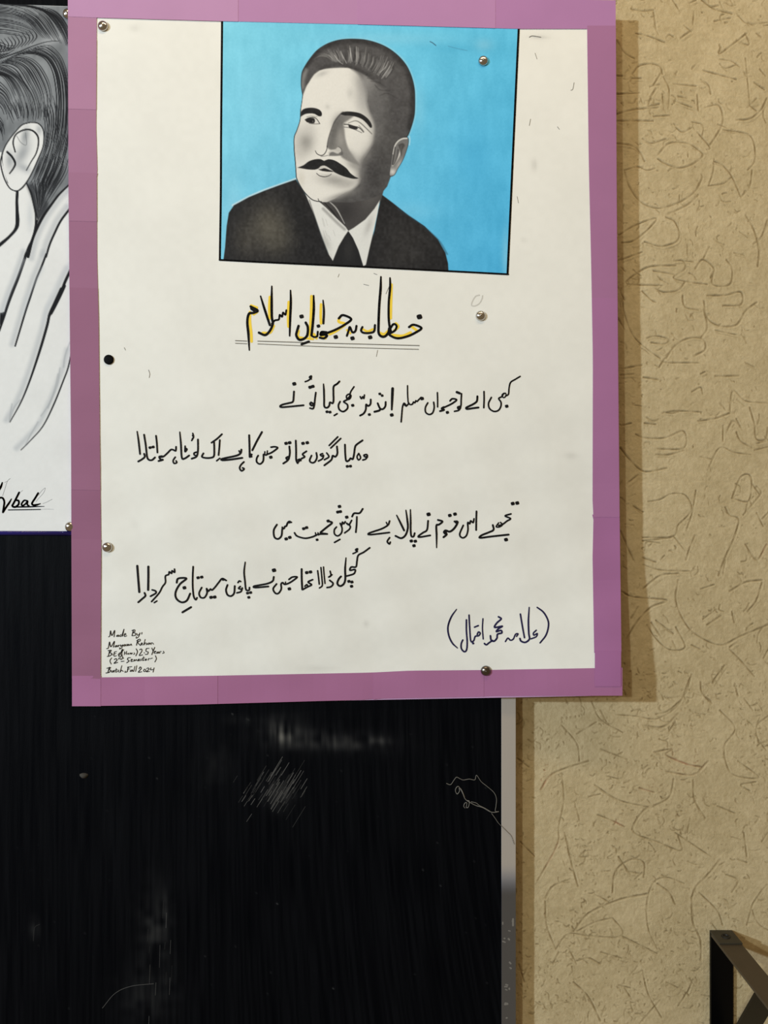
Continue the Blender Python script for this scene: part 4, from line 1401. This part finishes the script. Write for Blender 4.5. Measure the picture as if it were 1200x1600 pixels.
strokes('maker_note_lettering', """13 195,250 214,236 226,156 246,230 290,150 280,250
11 334,222 316,240 336,245 350,220 352,246
11 388,214 366,238 396,238 436,130 412,242
11 436,226 466,214 454,196 436,224 446,246 478,234
13 582,145 560,232
13 560,152 600,140 606,165 580,186 620,196 610,226 564,234
11 640,200 642,226 670,214 686,188 662,250 626,272 630,246
12 716,182 712,208
13 165,435 190,424 210,330 230,406 286,320 270,412
11 312,384 292,404 310,410 326,384 330,406
11 346,380 346,406 352,386 372,380
11 382,374 386,400 416,374 400,420 366,442 372,418
11 444,368 426,388 440,396 462,370 462,392
11 480,392 486,364 500,390 510,364 526,386 546,360 556,386
13 652,295 630,382
13 634,312 680,286 690,310 650,336 692,386
11 700,366 726,354 710,344 700,374 732,374
11 766,290 746,376 766,346 786,350 782,376
11 822,344 800,364 820,370 842,344 842,366
11 860,370 862,346 880,345 898,366
13 212,460 190,556
13 188,466 236,460 214,500 246,510 220,546 174,558
o8 257,530 752,500
12 320,480 286,490 280,550 316,546
11 280,516 310,510
12 372,498 346,528 370,532 412,440 386,562 350,548
11 432,450 402,492 408,548 428,590
11 446,480 440,532
11 476,475 470,526
10 442,506 472,500
10 502,504 490,520 510,522 504,506
10 526,522 530,500 546,520
10 552,500 556,520 566,502
10 592,498 602,516 584,526
13 626,438 646,484 620,548
13 680,452 708,440 714,474 674,540 726,532
13 826,430 786,435 780,476 812,486 804,520 768,526
13 870,425 890,470
13 916,415 890,476 870,528
11 910,490 936,480 916,474 906,504 936,510
11 962,484 946,504 966,506 976,484 980,506
11 996,506 998,480 1020,480
11 1050,474 1062,500 1036,508
12 242,580 216,626 236,676
13 284,606 310,590 326,614 280,664 336,650
10 350,602 358,580 372,596
10 388,588 384,604 404,600 416,566
12 390,636 436,630
13 536,576 500,580 490,606 516,626 478,656
11 546,620 570,606 550,600 546,636 576,630
11 590,632 596,604 610,626 626,604 642,626
11 656,616 680,602 660,600 656,626 682,620
11 696,598 706,616 690,622
11 742,560 726,620 750,612
10 714,592 760,580
11 764,606 786,594 766,620 792,610
11 814,616 820,590 846,592 880,582
12 926,545 942,592 918,642
13 208,725 182,812
13 168,742 226,730 200,760 232,776 200,806 154,816
11 262,778 240,800 266,800 280,774 282,802
11 316,745 306,802 326,796
10 290,772 336,766
11 356,770 340,790 362,802
11 402,700 376,802 396,770 422,792
11 456,784 450,808
13 502,720 486,792 464,802
13 490,726 556,716
11 490,756 526,750
11 546,768 530,788 550,792 566,764 572,792
11 606,710 586,792
11 636,700 616,792
13 670,750 690,720 706,744 660,802 712,796
11 756,754 740,780 760,796 776,770 758,754
12 790,746 814,736 826,756 784,796 832,790
12 856,735 850,766 892,760
12 906,735 890,802""", 150, 970, 10, pf, LT, m_ink, poster, 0.95)

# ------------------------------------------------------------------ thumbtacks
m_steel = mat('polished_steel', (206, 202, 196), 0.16, 1.0, 0.5, 0.04, 200)
m_dull = mat('tarnished_steel', (118, 110, 104), 0.26, 1.0, 0.5, 0.15, 300)
m_black = mat('black_enamel', (7, 6, 6), 0.6, 0, 0.06, 0.1, 200)


def lathe(profile, n=28):
    V, F = [], []
    for r, h in profile:
        for i in range(n):
            a = 2 * math.pi * i / n
            V.append((r * math.cos(a), -h, r * math.sin(a)))
    for j in range(len(profile) - 1):
        for i in range(n):
            F.append([j * n + i, (j + 1) * n + i, (j + 1) * n + (i + 1) % n, j * n + (i + 1) % n])
    F.append([(len(profile) - 1) * n + i for i in range(n)])
    return V, F


dome = [(0.0006, -0.0010), (0.0008, 0.0), (0.0052, 0.0), (0.0058, 0.0004), (0.0056, 0.0012), (0.0050, 0.0022), (0.0040, 0.0031), (0.0027, 0.0037), (0.0013, 0.0040), (0.0003, 0.0041)]
flat = [(0.0006, -0.0010), (0.0008, 0.0), (0.0052, 0.0), (0.0056, 0.0003), (0.0055, 0.0009), (0.0048, 0.0013), (0.0020, 0.0014), (0.0003, 0.0014)]
tack_meshes = {}
for nm, prof, m in (('dome_steel', dome, m_steel), ('dome_dull', dome, m_dull), ('flat_black', flat, m_black)):
    V, F = lathe(prof)
    me = py_mesh(nm, V, F, True)
    me.materials.append(m)
    tack_meshes[nm] = me
for px, py, kind, dep, label in (
        (161, 41, 'dome_steel', None, 'shiny steel thumbtack in the upper left corner of the white poster paper'),
        (755, 95.5, 'dome_steel', None, 'shiny steel thumbtack pushed through the blue portrait background'),
        (751, 493.5, 'dome_steel', None, 'steel thumbtack right of the black and yellow title'),
        (170, 562, 'flat_black', None, 'flat black thumbtack on the left side of the poster'),
        (168, 855, 'dome_steel', None, 'steel thumbtack on the left poster edge above the small English note'),
        (759, 1048, 'dome_dull', None, 'dark tarnished thumbtack on the lower mauve border'),
        (106, 22, 'dome_steel', SD, 'steel thumbtack half hidden at top of the ink sketch'),
        (109.5, 823, 'dome_steel', SD, 'steel thumbtack at lower right corner of the ink sketch')):
    d = (pf(px, py) + 0.0011) if dep is None else dep + 0.0002
    if 145 < px < 930 and 45 < py < 1040 and dep is None:
        d = pf(px, py) + 0.00075
    o = bpy.data.objects.new('thumbtack', tack_meshes[kind])
    COL.objects.link(o)
    o.location = P(px, py, d)
    tag(o, label, 'thumbtack', 'thumbtacks in the paper sheets')

# ------------------------------------------------------------------ loose thread snagged on the board
cu = bpy.data.curves.new('thread_path', 'CURVE')
cu.dimensions = '3D'
cu.bevel_depth = 0.00034
cu.bevel_resolution = 1
for s_, rad in (("130,330 180,345 215,300 250,258 290,275 330,290 400,280 465,288 485,235 540,310 620,375 690,440 718,510 712,600 705,655 745,662", 1.0),
                ("745,660 690,670 640,660 560,615 480,590 420,560 370,530 345,500 320,440 295,395 270,365 245,385 238,420 258,455 285,420 280,385", 1.25),
                ("345,490 310,410 285,380", 1.4), ("370,530 400,540 390,605 365,612 372,560 350,560 335,595 350,620", 1.2), ("420,545 480,560 520,590 580,620 640,655", 1.0),
                ("660,680 700,735 740,795", 0.9)):
    q = pts(s_, 680, 1180, 7.5)
    sp = cu.splines.new('POLY')
    qq = cr(q, 0.8)
    sp.points.add(len(qq) - 1)
    for i, (x, y) in enumerate(qq):
        sp.points[i].co = (*P(x, y, BD + 0.0005 + 0.0006 * abs(math.sin(i * 0.13))), 1)
        sp.points[i].radius = rad
sp = cu.splines.new('POLY')
qq = cr(pts("740,795 775,830 840,895 890,950 925,1045", 680, 1180, 7.5), 0.8)
sp.points.add(len(qq) - 1)
for i, (x, y) in enumerate(qq):
    sp.points[i].co = (*P(x, y, BD + 0.0019), 1)
    sp.points[i].radius = 0.7
tmp = bpy.data.objects.new('thread_tmp', cu)
me = bpy.data.meshes.new_from_object(tmp)
bpy.data.objects.remove(tmp)
th = obj('thread', me, mat('grey_thread', (118, 114, 106), 0.9, 0, 0.1, 0.1, 800))
tag(th, 'loose tangled grey thread snagged on the black board near its edge', 'thread')

# ------------------------------------------------------------------ black steel shelf bracket at the lower right
m_iron = mat('black_painted_steel', (5, 5, 5), 0.30, 0.0, 0.12, 0.12, 80, 0.04, 600)
m_arm = mat('lit_dark_steel', (72, 61, 45), 0.55, 0.0, 0.3, 0.15, 60, 0.05, 600)  # black steel lightened: light reflected off the top face is put into the colour
m_tab = mat('lit_steel_tab', (54, 49, 38), 0.5, 0.0, 0.3, 0.2, 90, 0.05, 600)  # same painted top light on the tab, slightly darker
bw0, bw1 = (1108.0 - 600) * S, (1143.0 - 600) * S
zt = (800 - 1452.5) * S
br = empty('shelf_bracket', (bw0, 0, zt - 0.22), 'black flat-steel shelf bracket with diagonal brace fixed to the plaster wall', 'bracket')
box('upright', (bw0, -0.0050, zt - 0.235), (bw1, -0.0008, zt - 0.0022), m_iron, br, 0.0005)
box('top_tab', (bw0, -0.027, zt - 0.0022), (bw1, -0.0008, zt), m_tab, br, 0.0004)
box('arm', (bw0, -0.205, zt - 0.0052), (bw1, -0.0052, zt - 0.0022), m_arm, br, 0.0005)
# brace: flat bar from the arm back to the upright
pa, pb = (-0.1055, zt - 0.0053), (-0.0052, zt - 0.158)
ly_, lz_ = pb[0] - pa[0], pb[1] - pa[1]
ll = math.hypot(ly_, lz_)
ny_, nz_ = -lz_ / ll * 0.0035, ly_ / ll * 0.0035
V = []
for x in (bw0, bw1):
    for (y, z) in ((pa[0], pa[1]), (pb[0], pb[1]), (pb[0] - abs(ny_), pb[1] - abs(nz_)), (pa[0] - abs(ny_), pa[1] - abs(nz_) * 0.2)):
        V.append((x, y, z))
obj('brace', py_mesh('brace', V, [[3, 2, 1, 0], [4, 5, 6, 7], [0, 1, 5, 4], [1, 2, 6, 5], [2, 3, 7, 6], [3, 0, 4, 7]]), m_iron, br)
# countersunk bolt in the tab
bcx, bcy = (bw0 + bw1) / 2, -0.014
V, F = [], []
n = 18
prof = [(0.0052, 0.0001), (0.0046, 0.0008), (0.0030, 0.0008), (0.0026, 0.0001)]
for r, h in prof:
    for i in range(n):
        a = 2 * math.pi * i / n
        V.append((bcx + r * math.cos(a), bcy + r * math.sin(a), zt + h))
for j in range(3):
    for i in range(n):
        F.append([j * n + i, j * n + (i + 1) % n, (j + 1) * n + (i + 1) % n, (j + 1) * n + i])
F.append([3 * n + i for i in range(n)])
obj('bolt_eye', py_mesh('bolt_eye', V, F), mat('dark_bolt', (12, 11, 11), 0.5, 0, 0.4, 0.1), br)
